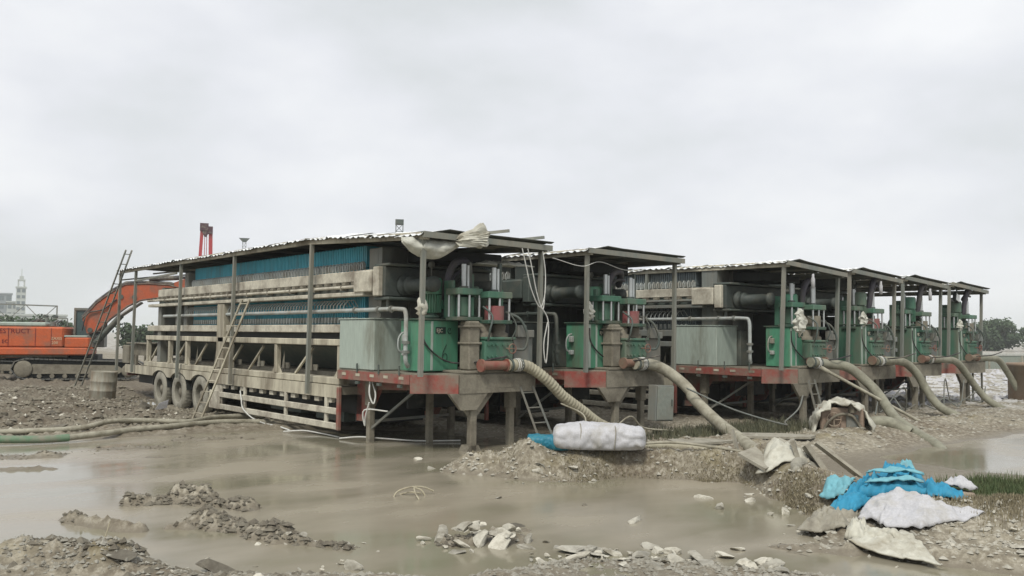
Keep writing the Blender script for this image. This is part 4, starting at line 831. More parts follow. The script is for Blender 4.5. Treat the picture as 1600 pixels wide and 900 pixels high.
sk = bpy.data.objects['sack_roll']
for u_ in (.30, .66):
    MB().tube([(1.62*u_+.01*math.sin(a*3), .35*1.25*(abs(math.cos(a))**3.2+abs(math.sin(a))**3.2)**(-1/3.2)*math.cos(a)*.93, max(-.18, .35*.75*(abs(math.cos(a))**3.2+abs(math.sin(a))**3.2)**(-1/3.2)*math.sin(a)*.93)+.184) for a in np.linspace(0, 6.283, 33)], .009, 5).build('tie_cord', slab, sk)
roll('blue_bag', .75, .21, tealbag, 'teal blue bag end sticking out left of the white sack roll', 'bag', (10.15, 11.62, zb-.05), math.radians(-40), seed=6)
# tarp bundle tied under the canopy corner
def bundle():
    t = thing('tarp_bundle', 'dirty white tarp bundle slung under the front corner of the nearest canopy', 'tarp', (9.86, 14.82, 4.05))
    o = MB(); n = 44; q = 22; vs = []
    for i in range(n):
        u = i/(n-1); x = -.36+1.42*u; d = .40*math.sin(math.pi*min(1, .06+u*.94))**.75*(1 if u < .6 else 1-.45*(u-.6)/.4)
        for k in range(q):
            v = k/(q-1); f = float(fbm(np.array([u*5+v]), np.array([v*2.2-u*3]), 1.3, 4, 5)[0])
            y = -.10-.30*u*u-.20*math.sin(math.pi*v)*math.sin(math.pi*min(1, u+.05))+.07*f+.03*math.sin(u*26+v*5)*(1-v)
            vs.append((x+.02*f, y, .285-d*v+.035*f*(1-abs(2*v-1))-.02*abs(math.sin(u*19))*(1-v)))
    o.add(vs, [(i*q+k, i*q+k+1, (i+1)*q+k+1, (i+1)*q+k) for i in range(n-1) for k in range(q-1)], 0, True)
    o = o.build('tarp_cloth', tarp, t); md = o.modifiers.new('thickness', 'SOLIDIFY'); md.thickness = .02
    m = MB(); vs = []; prof = ((.74, .03), (.80, .10), (.90, .13), (1.0, .14), (1.10, .17), (1.20, .20), (1.29, .20), (1.36, .15), (1.37, .02)); n = 56
    for i, (x, r_) in enumerate(prof):
        for k in range(n):
            a = 2*math.pi*k/n; f = float(fbm(np.array([i*.5+3]), np.array([a*1.7]), 1.3, 3, 61)[0]); q_ = r_*(1+(.10 if k % 2 else -.08)*i/5+.5*f+.12*math.sin(a*3+i*.7))
            vs.append((x+.03*math.sin(a*5), -.46-.16*min(1, i/4)+q_*math.cos(a)*.8, .26+.016*i+q_*1.1*math.sin(a)))
    m.add(vs, [(i*n+k, i*n+(k+1) % n, (i+1)*n+(k+1) % n, (i+1)*n+k) for i in range(len(prof)-1) for k in range(n)], 0, False); m.build('gathered_end', dirtysheet, t)
bundle()
t = thing('hanging_rag', 'small pale rag bag tied to the front left post of the nearest canopy', 'rag', (9.93, 14.62, 2.92)); o = MB(); vs = []
for i in range(10):
    for k in range(12):
        a = 2*math.pi*k/12; R = (.02, .06, .09, .08, .10, .11, .09, .10, .06, .02)[i]*(1+.4*rnd.uniform(-1, 1)); vs.append((R*math.cos(a), R*math.sin(a)-.04, .25-.05*i))
o.add(vs, [(i*12+k, i*12+(k+1) % 12, (i+1)*12+(k+1) % 12, (i+1)*12+k) for i in range(9) for k in range(12)], 0, True).build('rag_cloth', dirtysheet, t)
for (px_, py_, pz_, sc_, lb) in ((14.95, 14.9, 2.98, 1.0, 'grey plastic bag hanging beside the motor of the second unit'), (20.95, 13.0, 2.82, 1.5, 'crumpled clear plastic sheet draped below the motor of the third unit'), (25.0, 13.4, 2.95, 1.1, 'pale plastic scrap on the dark green cabinet of the fourth unit'), (33.0, 14.0, 2.9, 1.0, 'pale green plastic scrap on the rightmost unit')):
    t = thing('plastic_bag', lb, 'plastic bag', (px_, py_, pz_)); o = MB(); vs = []
    for i in range(10):
        for k in range(12):
            a = 2*math.pi*k/12; R_ = (.02, .06, .09, .10, .12, .13, .12, .12, .09, .02)[i]*(1+.45*rnd.uniform(-1, 1))*sc_; vs.append((R_*math.cos(a), R_*math.sin(a)*.7, (.25-.05*i)*sc_))
    o.add(vs, [(i*12+k, i*12+(k+1) % 12, (i+1)*12+(k+1) % 12, (i+1)*12+k) for i in range(9) for k in range(12)], 0, False).build('bag_film', tarp, t)
for x, z, lb in ((11.75, 4.56, 'square steel tube sticking out above the canopy front, left of two'), (12.75, 4.5, 'square steel tube sticking out above the canopy front, right of two')):
    t = thing('steel_tube', lb, 'steel tube', (x, 14.35, z), group='steel tubes on the canopy'); MB().beam((-.5, .9, -.04), (.15, -.1, .05), .06, .06).build('tube_body', postm, t)
cloth('canopy_tarp', [(11.8, 15.2), (13.4, 15.1), (13.3, 15.6), (11.9, 15.7)], tarp, 'pale torn tarp hanging below the first canopy near the white ropes', 'tarp', .06, 4, 8, 14, lift=3.95)
# covered pump
t = thing('covered_pump', 'beige pump with handwheel under an arched dirty tarpaulin on the bank', 'pump', (19.93, 11.3, .10), (0, 0, math.radians(-52)))
MB().bbox(-.50, .50, -.35, .4, .02, .66, .03).build('pump_body', mat('beige_pump', (.33, .25, .19), .7, grime=(.2, .15, .11), amt=.45), t)
MB().bbox(.08, .36, -.40, -.36, .12, .5).build('side_plate', greyst, t); MB().tube(smoothpath([(-.45, -.42, .05), (-.35, -.45, .3), (-.1, -.46, .5), (.2, -.45, .48), (.4, -.42, .2), (.42, -.5, .02)], 5), .035, 7).build('pipe', mudst, t); MB().cyl((.22, -.36, .55), (.22, -.36, .74), .09, 12).cyl((-.3, -.3, .6), (-.3, -.3, .76), .07, 12).build_each('valve_cap', mudst, t)
MB().tube([(-.2+.16*math.cos(a), -.43, .38+.16*math.sin(a)) for a in np.linspace(0, 6.283, 17)], .014, 6).cyl((-.36, -.43, .38), (-.04, -.43, .38), .015, 6).cyl((-.2, -.43, .22), (-.2, -.43, .54), .015, 6).cyl((-.2, -.43, .38), (-.2, -.3, .38), .03, 8).build('handwheel', rust, t)
m = MB(); vs = []; n = 22
for i in range(n):
    a = math.pi*(1.08*i/(n-1)-.04)
    for k in range(8):
        y = -.55+1.2*k/7; hem = (.16*math.sin(i*1.9)+.10*math.sin(i*3.7)) if k == 0 else 0; y -= hem; R = (1+.07*math.sin(i*1.7+k)+rnd.uniform(-.03, .03))*(.93 if k == 0 else 1.0 if k < 5 else .9); vs.append((-.70*math.cos(a)*R, y*.95-.02+.10*math.sin(i*.9)+rnd.uniform(-.03, .03), max(-.1, .84*math.sin(a)**.75*R if math.sin(a) > 0 else 0)))
m.add(vs, [(i*8+k, i*8+k+1, (i+1)*8+k+1, (i+1)*8+k) for i in range(n-1) for k in range(7)], 0, True); o = m.build('tarpaulin', dirtysheet, t); md = o.modifiers.new('thick', 'SOLIDIFY'); md.thickness = .04
# stub hose beside it
tag(link('stub_hose', MB().tube(smoothpath([(20.6, 11.3, .22), (20.9, 10.9, .36), (21.1, 10.6, .34), (21.2, 10.2, .14)], 6), .15, 12).mesh('stub_hose', hosem)), 'short bent stub of thick hose right of the covered pump', 'hose')
tag(link('old_pipe', MB().tube(smoothpath([(9.95, 11.1, .14), (10.3, 11.3, .16), (10.7, 11.6, .16)], 6), .13, 14, caps=False).tube(smoothpath([(9.95, 11.1, .14), (10.3, 11.3, .16)], 6), .1, 14, caps=False).mesh('old_pipe', rubber)), 'open end of a dark buried pipe below the blue bag', 'pipe')
tag(link('half_buried_hose', MB().tube(smoothpath([(11.9, 7.3, .12), (12.0, 7.5, .34), (12.3, 7.7, .46), (12.6, 7.7, .4), (13, 7.5, .2)], 6), .09, 12).mesh('half_buried_hose', rubber)), 'half buried dark hose arching out of the mud left of the blue cloths', 'hose')
tag(link('flat_hose', MB().tube(smoothpath([(12.0, 10.7, .44), (12.5, 10.6, .42), (13.1, 10.3, .36), (13.5, 10.0, .32), (13.9, 9.7, .2)], 8), [.05+.03*min(1, i/12) for i in range(33)], 12).mesh('flat_hose', corr)), 'pale ribbed hose piece lying right of the white sack roll', 'hose')
# slabs on the bank right of the centre
def slabo(pts, th, loc, rot, label, m=slab, name='concrete_slab', cat='slab', group='broken slabs on the bank'):
    o = MB().prism(pts, -th/2, th/2, 'z').build(name, m, None, loc, label=label, cat=cat, group=group, rot=rot); return o
slabo([(-.14, -.4), (.12, -.38), (.1, .4), (-.1, .36)], .07, (12.62, 7.85, .42), (1.25, .1, .5), 'upright narrow slab standing left of the blue cloths')
slabo([(-.35, -.3), (.3, -.34), (.2, .3), (-.28, .34)], .08, (12.9, 7.72, .42), (1.0, .12, .7), 'wide leaning slab just right of the upright narrow slab')
slabo([(-.06, -.5), (.07, -.5), (.05, .5), (-.05, .5)], .05, (13.2, 7.45, .42), (.75, .5, .9), 'thin broken plank leaning on the wide slab')
slabo([(-.7, -.3), (.6, -.35), (.75, .2), (-.5, .3)], .05, (12.75, 8.5, .5), (.25, -.15, .1), 'flat beige board lying on the bank behind the upright slab')
slabo([(-.05, -.3), (.05, -.3), (.05, .3), (-.05, .3)], .04, (13.1, 9.4, .5), (1.3, 0, .3), 'small pale stick board by the end of the thick smooth hose')
for k, (x, y, a, lb) in enumerate(((14.6, 11.3, .3, 'broad pale slab at the grassy edge, left of the covered pump'), (16.6, 10.9, -.1, 'pale crusted slab on the bank between hose and covered pump'))):
    slabo([(-.9, -.25), (-.2, -.34), (.7, -.22), (1.0, .1), (.3, .3), (-.7, .28)], .05, (x, y, gz(x, y)+.02), (.03, .03, a-.4), lb, m=slab)
# bright blue cloth pile, white sheets, tyres
CB = (11.27, 5.66)
def Q(c, *l): return [ra(c, r, a) for r, a in l]
bc = cloth('blue_cloth', Q(CB, (-.42, -.30), (.40, -.25), (.42, .75), (-.15, .75)), bluebag, 'bright blue cloth heap on the bank, largest and topmost of the pile', 'cloth', .22, 4, 11, 44, 'blue cloths', .10, pw=.45)
for z_, a_, w_ in ((.285, -.06, .10), (.19, -.24, .13)):
    hm = cloth('pale_hem', Q(CB, (-.32, a_), (.36, a_-.02), (.37, a_+w_), (-.30, a_+w_+.03)), paleblue, None, None, .03, 3, int(z_*100), 14, None, .02, lift=z_)
    hm.parent = bc; hm.location = hm.location-bc.location
cloth('blue_cloth', Q(CB, (-.80, -.75), (-.40, -.80), (-.05, .40), (-.40, .55)), bluebag, 'long strip of bright blue cloth falling to the lower left of the heap', 'cloth', .14, 4, 13, 34, 'blue cloths', .08)
cloth('blue_cloth', Q(CB, (-.95, .55), (-.62, .30), (-.50, .70), (-.85, 1.0)), paleblue, 'small pale-edged blue cloth loop at the left tip of the heap', 'cloth', .07, 3, 15, 20, 'blue cloths', .05)
cloth('blue_cloth', Q(CB, (.34, -.10), (.86, -.10), (.80, .75), (.34, .75)), bluebag, 'narrow blue cloth reaching right to the stacked rubber rings', 'cloth', .14, 5, 17, 28, 'blue cloths', .09)
cloth('blue_cloth', Q(CB, (.02, .35), (.30, .33), (.28, .60), (.05, .62)), paleblue, 'pale blue folded band on top of the blue heap', 'cloth', .10, 4, 19, 18, 'blue cloths', .05, lift=.24)
cloth('white_sheet', Q(CB, (-.40, -.95), (.30, -1.35), (.98, -.65), (-.20, -.05)), whitebag, 'crumpled clean white sheet lying in front of the blue cloth heap', 'sheet', .10, 3, 21, 44, 'white sheets', .06, pw=.6)
CC = (9.85, 4.98)
cloth('white_sheet', Q(CC, (-.42, -.25), (.50, -.70), (.15, .30), (-.36, .45)), dirtysheet, 'dirty cream sheet spread on the mud below the clean white one', 'sheet', .03, 4, 23, 38, 'white sheets', .035)
cloth('white_sheet', Q(CC, (-.50, -.05), (-.26, -.1), (-.24, .40), (-.46, .45)), dirtysheet, 'small cream bag knot at the upper left end of the dirty sheet', 'sheet', .12, 5, 25, 20, 'white sheets', .05)
cloth('grey_cloth', Q(CB, (-1.05, -1.2), (-.5, -1.4), (-.40, -.75), (-.95, -.5)), slab, 'grey muddy rags bunched below the left of the blue cloth', 'cloth', .08, 6, 27, 28, amp=.07)
CV = (12.5, 7.95)
cloth('canvas', Q(CV, (-.50, -.2), (.30, -.1), (.30, .6), (-.35, .7)), dirtysheet, 'beige canvas draped over the bank between the fat hose and the upright slab', 'canvas', .10, 4, 41, 26, amp=.05)
for k, (z, lb) in enumerate(((.12, 'lower worn rubber ring stacked right of the blue cloth'), (.27, 'upper brown rubber ring stacked right of the blue cloth'))):
    MB().lathe([(.09, -.05), (.15, -.05), (.175, -.02), (.175, .02), (.15, .05), (.09, .05), (.075, 0), (.09, -.05)], n=24).build('rubber_ring', rust if k else black, None, (11.85, 5.05, gz(11.85, 5.05)+z*.7), label=lb, cat='rubber ring', group='worn rubber rings by the pool', rot=(.12*k, .1, 0))
cloth('white_sack', Q((11.95, 5.12), (-.16, -.15), (.2, -.12), (.18, .2), (-.14, .2)), whitebag, 'small white sack lying on the stacked rubber rings', 'sack', .1, 3, 31, 14, lift=.24)
t = thing('paper_scrap', 'white paper scrap lying in the dark mud left of the wheels', 'scrap', (8.1, 24.6, .28)); MB().prism([(0, 0), (.3, .05), (.34, .3), (.1, .2)], 0, .01, 'y').build('scrap_sheet', whitebag, t); t.rotation_euler = (.4, 0, -.3)
# bent hoop frame in the water
t = thing('bent_rod_frame', 'bent pale rods poking out of the shallow water in the middle', 'rods', (7.45, 11.1, 0))
for q in ([(-.28, .1, -.02), (-.2, .1, .07), (-.02, .05, .12), (.18, .0, .11), (.34, -.05, .04)], [(-.12, -.35, 0), (-.06, -.15, .07), (.02, 0, .12)], [(.02, 0, .12), (.1, -.08, .08), (.14, -.12, 0)], [(-.1, .2, .0), (0, .08, .04), (.12, -.05, .03)]): MB().tube(smoothpath(q, 5), .012, 6).build('rod', wood, t)
tag(link('twig', MB().tube([(2.95, 10.6, 0), (3.0, 10.6, .12), (3.04, 10.6, .27)], .008, 5).mesh('twig', wood)), 'thin twig standing in the mud at lower left', 'twig')

# ------------------------------------------------------------------ stones
def rock(seed, flat=.6, n=1):
    import bmesh
    r = random.Random(seed); bm = bmesh.new(); bmesh.ops.create_icosphere(bm, subdivisions=2, radius=1)
    dirs = [(Vector((r.gauss(0, 1), r.gauss(0, 1), r.gauss(0, 1))).normalized(), r.uniform(.30, .72)) for _ in range(9)]
    for v in bm.verts:
        for d, c in dirs:
            k = v.co.dot(d)
            if k > c: v.co -= d*(k-c)
        v.co *= 1+r.uniform(-.05, .05)
        v.co = Vector((v.co.x*1.2, v.co.y*r.uniform(.9, 1.0), v.co.z*flat))
    me = bpy.data.meshes.new('stone'); bm.to_mesh(me); bm.free(); me.materials.append(stone); return me
ROCKS = [rock(s, f) for s, f in zip(range(10), (.6, .45, .7, .35, .5, .28, .6, .3, .4, .5))]
ROCKS2 = [m.copy() for m in ROCKS]
for m in ROCKS2: m.materials.clear(); m.materials.append(stone2)
def put(x, y, s, lb, gr, meshes=ROCKS, dz=0, name='stone', cat='stone', st=1.0):
    z = max(gz(x, y), 0)+s*rnd.uniform(-.12, .12)+dz
    o = link(name, rnd.choice(meshes), None, (x, y, z), lb, cat, gr, rot=(rnd.uniform(-.35, .35), rnd.uniform(-.35, .35), rnd.uniform(0, 6.3))); o.scale = (s*rnd.uniform(.8, 1.4)*st, s*rnd.uniform(.7, 1.1), s*rnd.uniform(.7, 1.1)); return o
def strew(n, pts, w, s0, s1, lb, gr, meshes=ROCKS, pile=0):
    for _ in range(n):
        k = rnd.randrange(len(pts)-1); u = rnd.random(); (ax, ay), (bx_, by_) = pts[k], pts[k+1]
        dx, dy = rnd.gauss(0, w*.5), rnd.gauss(0, w*.5); s = s0+(s1*1.25-s0)*rnd.random()**3
        f_ = (s-s0)/(s1*1.25-s0); wd = 'big ' if f_ > .6 else 'middling ' if f_ > .25 else 'small ' if f_ > .04 else 'very small '
        put(ax+(bx_-ax)*u+dx, ay+(by_-ay)*u+dy, s, wd+lb, gr, meshes, dz=pile*max(0, 1-math.hypot(dx, dy)/w))
strew(34, [(6.15, 8.4), (6.75, 7.85)], .42, .05, .16, 'pale flat stone in the rock pile left of bottom centre', 'stones of the pile left of bottom centre', pile=.12)
strew(82, [(6.5, 7.2), (6.9, 6.9), (7.4, 6.5), (7.7, 6.0), (8.0, 5.4)], .42, .03, .13, 'pale stone in the rubble strip along the bottom centre', 'stones of the bottom rubble strip', pile=.05)
strew(18, [(4.55, 9.75), (4.9, 9.2), (5.3, 8.55)], .22, .03, .12, 'pale broken stone on the small mud bar at lower left', 'stones on the lower left mud bar')
strew(24, [(9.3, 12.7), (9.7, 11.7), (10.0, 10.9), (10.6, 10.6)], .35, .03, .11, 'stone at the water edge below the blue bag', 'stones at the edge below the blue bag')
strew(44, [(11.9, 7.9), (11.2, 6.9), (10.1, 6.3), (9.6, 5.6), (9.5, 4.9), (9.9, 4.2), (10.6, 4.0)], .45, .025, .10, 'pale stone on the muddy shore before the blue cloths', 'stones on the right-hand shore', pile=.02)
strew(15, [(10.2, 5.9), (10.6, 5.5), (10.3, 5.0)], .4, .05, .11, 'pale flat flake beside the dirty cream sheet', 'flakes beside the cream sheet')
strew(52, [(2.5, 23.3), (4.5, 24), (7.5, 25), (7.5, 29), (6, 33)], 2.6, .06, .26, 'brown clod of earth in the churned mud left of the wheels', 'clods left of the wheels', ROCKS2)
strew(14, [(3.2, 9.3), (4.3, 8.3), (5.4, 7.5)], .5, .03, .10, 'muddy stone at the bottom left edge of the pool', 'stones at the bottom left')
for x, y, s, lb in ((10.82, 8.34, .15, 'pale brick-like stone lying in the water, nearer the right bank'), (10.32, 7.68, .12, 'small pale block in the water below the brick-like stone'), (8.71, 7.84, .14, 'low stone almost covered by the water right of centre'), (8.52, 6.12, .15, 'flat pale chunk in the water at lower right of centre'),
                    (9.67, 14.25, .13, 'white lump in the water left of the trailer leg'), (9.2, 13.1, .08, 'small white scrap in the water before the trailer leg'), (7.05, 7.15, .20, 'largest pale boulder in the bottom rubble strip'), (8.35, 10.2, .08, 'small pale block floating left of the bank'), (7.3, 8.5, .12, 'muddy brown boulder just behind the bottom rubble'), (8.9, 5.6, .14, 'wet brown lump on the shore at lower right'), (8.95, 9.0, .08, 'thin dark scrap in the middle of the pool'), (3.55, 8.75, .17, 'large rounded mud boulder at bottom left'), (2.75, 9.25, .24, 'dark leaning clod at the bottom left corner')):
    put(x, y, s, lb, None, ROCKS2 if 'dark' in lb or 'mud' in lb or 'brown' in lb else ROCKS)
# rubble too small to count
def gravel(n, fn, s0, s1, name, m, seed, wet=False):
    r = random.Random(seed); base = [(1, 0, 0), (0, 1, 0), (-1, .1, 0), (.1, -1, 0), (.1, .1, .7), (0, 0, -.4)]; fs = [(0, 1, 4), (1, 2, 4), (2, 3, 4), (3, 0, 4), (1, 0, 5), (2, 1, 5), (3, 2, 5), (0, 3, 5)]
    P = [fn(r) for _ in range(n)]; Z = terrain(np.array([p[0] for p in P]), np.array([p[1] for p in P])); V = []; F = []
    for (x, y), z in zip(P, Z):
        if wet: z = max(z, -.01)
        if z < -.03: continue
        s = s0+(s1-s0)*r.random()**2.5; a = r.uniform(0, 6.3); c, d = math.cos(a)*s, math.sin(a)*s; k = len(V); e = r.uniform(.4, 1)
        for bx_, by_, bz in base: j1 = r.uniform(.7, 1.3); V.append((x+(bx_*c-by_*d*e)*j1, y+(bx_*d+by_*c*e)*j1, z+bz*s*.8*j1))
        F += [tuple(k+i for i in f) for f in fs]
    me = bpy.data.meshes.new(name); me.from_pydata(V, [], F); me.materials.append(m); return link(name, me, kind='stuff')
def along(pts, w):
    def f(r):
        k = r.randrange(len(pts)-1); u = r.random(); (ax, ay), (bx_, by_) = pts[k], pts[k+1]; return ax+(bx_-ax)*u+r.gauss(0, w), ay+(by_-ay)*u+r.gauss(0, w)
    return f
G1 = gravel(8500, along([(2, 10.4), (3.3, 9.0), (5.2, 7.4), (6.9, 6.9), (7.8, 5.9), (8.2, 4.8)], .42), .008, .05, 'rubble', stone, 1)
G2 = gravel(2200, along([(9.4, 12.7), (10, 11), (12, 9.6), (12.2, 8.2), (11, 6.7), (9.8, 5.8), (9.6, 4.8), (10.4, 4), (11.5, 3.4)], .42), .01, .06, 'rubble', stone, 2)
G8 = gravel(1500, along([(3.0, 12.2), (4.1, 12.8), (5.0, 11.9), (4.3, 11.2), (4.7, 9.8), (5.3, 8.5), (2.2, 10.3), (3.2, 9.2), (4.4, 8.2)], .25), .03, .09, 'earth_clods', stone2, 8)
G9 = gravel(420, along([(2.6, 19.8), (3.6, 18.9), (4.3, 18.7), (5.2, 19.2), (6.4, 18.9), (7.2, 19.9), (8.3, 19.3)], .22), .012, .05, 'mud_crumbs', stone2, 19, True)
G3 = gravel(2600, along([(3.0, 12.2), (4.1, 12.8), (5.0, 11.9), (4.3, 11.2), (4.7, 9.8), (5.3, 8.5), (6.4, 8.2)], .22), .008, .045, 'rubble', stone2, 3)
G4 = gravel(9000, lambda r: (r.uniform(0, 10.5), r.uniform(22.3, 38)), .03, .15, 'earth_clods', stone2, 4)
G10 = gravel(1100, lambda r: (r.uniform(0, 9), r.uniform(22.3, 33)), .02, .12, 'pale_rubble', stone, 40)
G5 = gravel(2600, lambda r: (r.uniform(13, 40), r.uniform(9.5, 14)), .015, .09, 'rubble', stone, 5)
G6 = gravel(3500, lambda r: (r.uniform(30, 75), r.uniform(14, 40)), .05, .30, 'white_litter', whitebag, 6)
G7 = gravel(2200, along([(11.3, 5.0), (12.2, 4.2), (13, 3.6)], .7), .01, .06, 'rubble', stone, 7)

# ------------------------------------------------------------------ grass and weeds
def grass(n, fn, h0, h1, name, m, seed, lean=.5, w=.006):
    r = random.Random(seed); P = [fn(r) for _ in range(n)]; Z = terrain(np.array([p[0] for p in P]), np.array([p[1] for p in P])); V = []; F = []
    for (x, y), z in zip(P, Z):
        if z < 0: continue
        h = r.uniform(h0, h1); a = r.uniform(0, 6.3); lx, ly = math.cos(a)*h*lean*r.random(), math.sin(a)*h*lean*r.random(); px, py = -math.sin(a)*w, math.cos(a)*w; k = len(V)
        V += [(x-px, y-py, z-.01), (x+px, y+py, z-.01), (x+lx*.4+px*.7, y+ly*.4+py*.7, z+h*.6), (x+lx*.4-px*.7, y+ly*.4-py*.7, z+h*.6), (x+lx, y+ly, z+h)]; F += [(k, k+1, k+2, k+3), (k+3, k+2, k+4)]
    me = bpy.data.meshes.new(name); me.from_pydata(V, [], F); me.materials.append(m); return link(name, me, kind='stuff')
grass(9000, lambda r: (14.1+r.gauss(0, .55), 5.25+r.gauss(0, .4)), .08, .26, 'grass', grassm, 1)
grass(12000, along([(11.5, 4.6), (12.2, 4.2), (13.2, 3.6)], .35), .02, .09, 'dry_grass', drygrass, 2)
grass(9000, along([(10.4, 10.7), (11.2, 9.9), (12.0, 9.2), (12.4, 8.8)], .24), .015, .055, 'dry_grass', drygrass, 3, 1.2)
grass(4000, along([(11.0, 6.7), (11.3, 7.1), (11.9, 7.5)], .2), .02, .07, 'dry_grass', drygrass, 9, 1.2)
grass(5000, lambda r: (r.uniform(9.6, 14), r.uniform(10, 13)), .01, .05, 'dry_grass', drygrass, 10, 1.2)
grass(4500, lambda r: (r.uniform(15.6, 20.5)+r.gauss(0, .5), 12.9+r.gauss(0, .5)), .05, .26, 'weeds', mat('dark_weed', (.075, .082, .05), .8, grime=(.16, .15, .09), amt=.45, scale=4), 4, w=.010)


# ------------------------------------------------------------------ trees
def tree(x, y, h, w, seed, label):
    r = random.Random(seed); t = thing('tree', label, 'tree', (x, y, 0), group='trees behind the far wall')
    m = MB().tube([(0, 0, 0), (.1, 0, h*.25), (0, .1, h*.55)], [.03*h, .022*h, .012*h], 8)
    for k in range(7):
        a = r.uniform(0, 6.3); z = h*r.uniform(.2, .5); m.tube([(0, 0, z), (math.cos(a)*w*.25, math.sin(a)*w*.25, z+h*.15), (math.cos(a)*w*.42, math.sin(a)*w*.42, z+h*.3)], [.012*h, .008*h, .004*h], 5)
    m.build('trunk', bark, t); V = []; F = []
    cl = [(r.gauss(0, w*.24), r.gauss(0, w*.24), h*r.uniform(.18, .93), w*r.uniform(.09, .17)) for _ in range(70)]
    for cx_, cy_, cz, R in cl:
        sc = max(.35, 1-abs(cz/h-.5)*1.1); cx_ *= sc*1.35; cy_ *= sc*1.35
        for _ in range(110):
            d = Vector((r.gauss(0, 1), r.gauss(0, 1), r.gauss(0, .75))).normalized()*R*r.uniform(.55, 1.12); c = Vector((cx_, cy_, cz))+d
            a = Vector((r.gauss(0, 1), r.gauss(0, 1), r.gauss(0, 1))).normalized(); b = a.orthogonal().normalized(); s = w*.026*r.uniform(.6, 1.4); k = len(V)
            V += [c+a*s*1.3, c+b*s, c-a*s*1.3, c-b*s]; F.append((k, k+1, k+2, k+3))
    me = bpy.data.meshes.new('crown'); me.from_pydata(V, [], F); me.materials.append(leafm); link('crown', me, t)
for x, y, h, w, sd_, lb in ((203, 79, 6.3, 10, 1, 'broad dark tree, left of the two at the right edge'), (222, 72, 6.1, 9, 2, 'dark tree at the right edge of the row behind the wall'), (190, 84, 5.0, 7, 3, 'low dark tree just right of the rightmost canopy post'), (176, 92, 5.4, 8, 4, 'dark tree seen behind the rightmost canopy'), (236, 66, 6.4, 11, 6, 'dark tree beyond the right edge of the wall')):
    tree(x, y, h, w, sd_, lb)
# hedge of bushes behind the excavators
def bush(x, y, h, L, seed, label, gr):
    r = random.Random(seed); t = thing('bush', label, 'bush', (x, y, 0), group=gr); V = []; F = []
    m = MB()
    for k in range(6): m.tube([(r.uniform(-L/3, L/3), 0, 0), (r.uniform(-L/3, L/3), 0, h*.7)], [.06*h, .02*h], 5)
    m.build('stem', bark, t)
    for _ in range(26):
        cx_, cy_, cz, R = r.uniform(-L/2, L/2), r.uniform(-1.5, 1.5), h*r.uniform(.2, .75), h*r.uniform(.2, .38)
        for _ in range(70):
            c = Vector((cx_, cy_, cz))+Vector((r.gauss(0, 1), r.gauss(0, 1), r.gauss(0, .8))).normalized()*R*r.uniform(.6, 1.1); a = Vector((r.gauss(0, 1), r.gauss(0, 1), r.gauss(0, 1))).normalized(); b = a.orthogonal().normalized(); s = .07*h; k = len(V)
            V += [c+a*s, c+b*s, c-a*s, c-b*s]; F.append((k, k+1, k+2, k+3))
    me = bpy.data.meshes.new('foliage'); me.from_pydata(V, [], F); me.materials.append(leafm); link('foliage', me, t)
def dirpt(u, dist, z=0):                                     # world point at a given bearing (metres) used for the far skyline
    a = math.atan((u-800)/1378.)+math.atan2(.644, .765); return math.sin(a)*dist, math.cos(a)*dist
for k, u in enumerate((-15, 12, 40, 68, 92, 225)):
    x, y = dirpt(u, 150 if k < 5 else 130)
    bush(x, y, (4.3, 4.1, 4.0, 4.3, 3.9, 3.6)[k], 5.5, k+20, ('dark bush at the far left edge behind the excavators', 'second dark bush from the left behind the excavators', 'middle dark bush below the steel truss', 'dark bush below the right half of the truss', 'dark bush left of the excavator cab', 'small dark bush seen under the excavator boom')[k], 'bushes behind the excavators')

# ------------------------------------------------------------------ far skyline
def facing(x, y): return math.atan2(y, x)-math.pi/2
def building(label, u, dist, w, d, h, m, floors, cols, name='building', crown=False):
    x, y = dirpt(u, dist); t = thing(name, label, 'building', (x, y, 0), (0, 0, facing(x, y)))
    MB().box(-w/2, w/2, 0, d, 0, h).build('wall', m, t); MB().box(-w/2-.3, w/2+.3, -.3, d+.3, h, h+.6).build('roof', m, t)
    if cols:
        wm = MB().box(-.33*w/cols, .33*w/cols, -.12, .0, 0, h/floors*.5).mesh('window', farwin)
        for i in range(cols):
            for j in range(floors): link('window', wm, t, (-w/2+w*(i+.5)/cols, -.01, h*(j+.3)/floors))
    if crown:
        m_ = MB()
        for a in (-1, 1):
            for b in (0, 1): m_.box(a*w*.3-.3, a*w*.3+.3, b*d*.7+.2, b*d*.7+.8, h+.6, h+3)
        m_.box(-w*.4, w*.4, 0, d*.9, h+3, h+3.6).box(-w*.22, w*.22, d*.1, d*.7, h+3.6, h+5).cyl((0, d*.4, h+5), (0, d*.4, h+8), .15, 6); m_.build_each('roof_lantern', m, t)
    return t
building('tall pale tower with an open lantern top on the left skyline', 32, 420, 3.6*1.0, 3.6, 20.0, farpale, 8, 2, 'tower_building', True)
building('grey block at the left edge of the skyline', 2, 430, 7.5, 8, 17.5, fargrey, 5, 3)
building('low pale block between the grey block and the tower', 19, 425, 4.0, 5, 14.0, farpale, 4, 2)
building('long low pale hall roof behind the steel truss', 30, 330, 28, 10, 7.2, farpale, 1, 9, 'factory_hall')
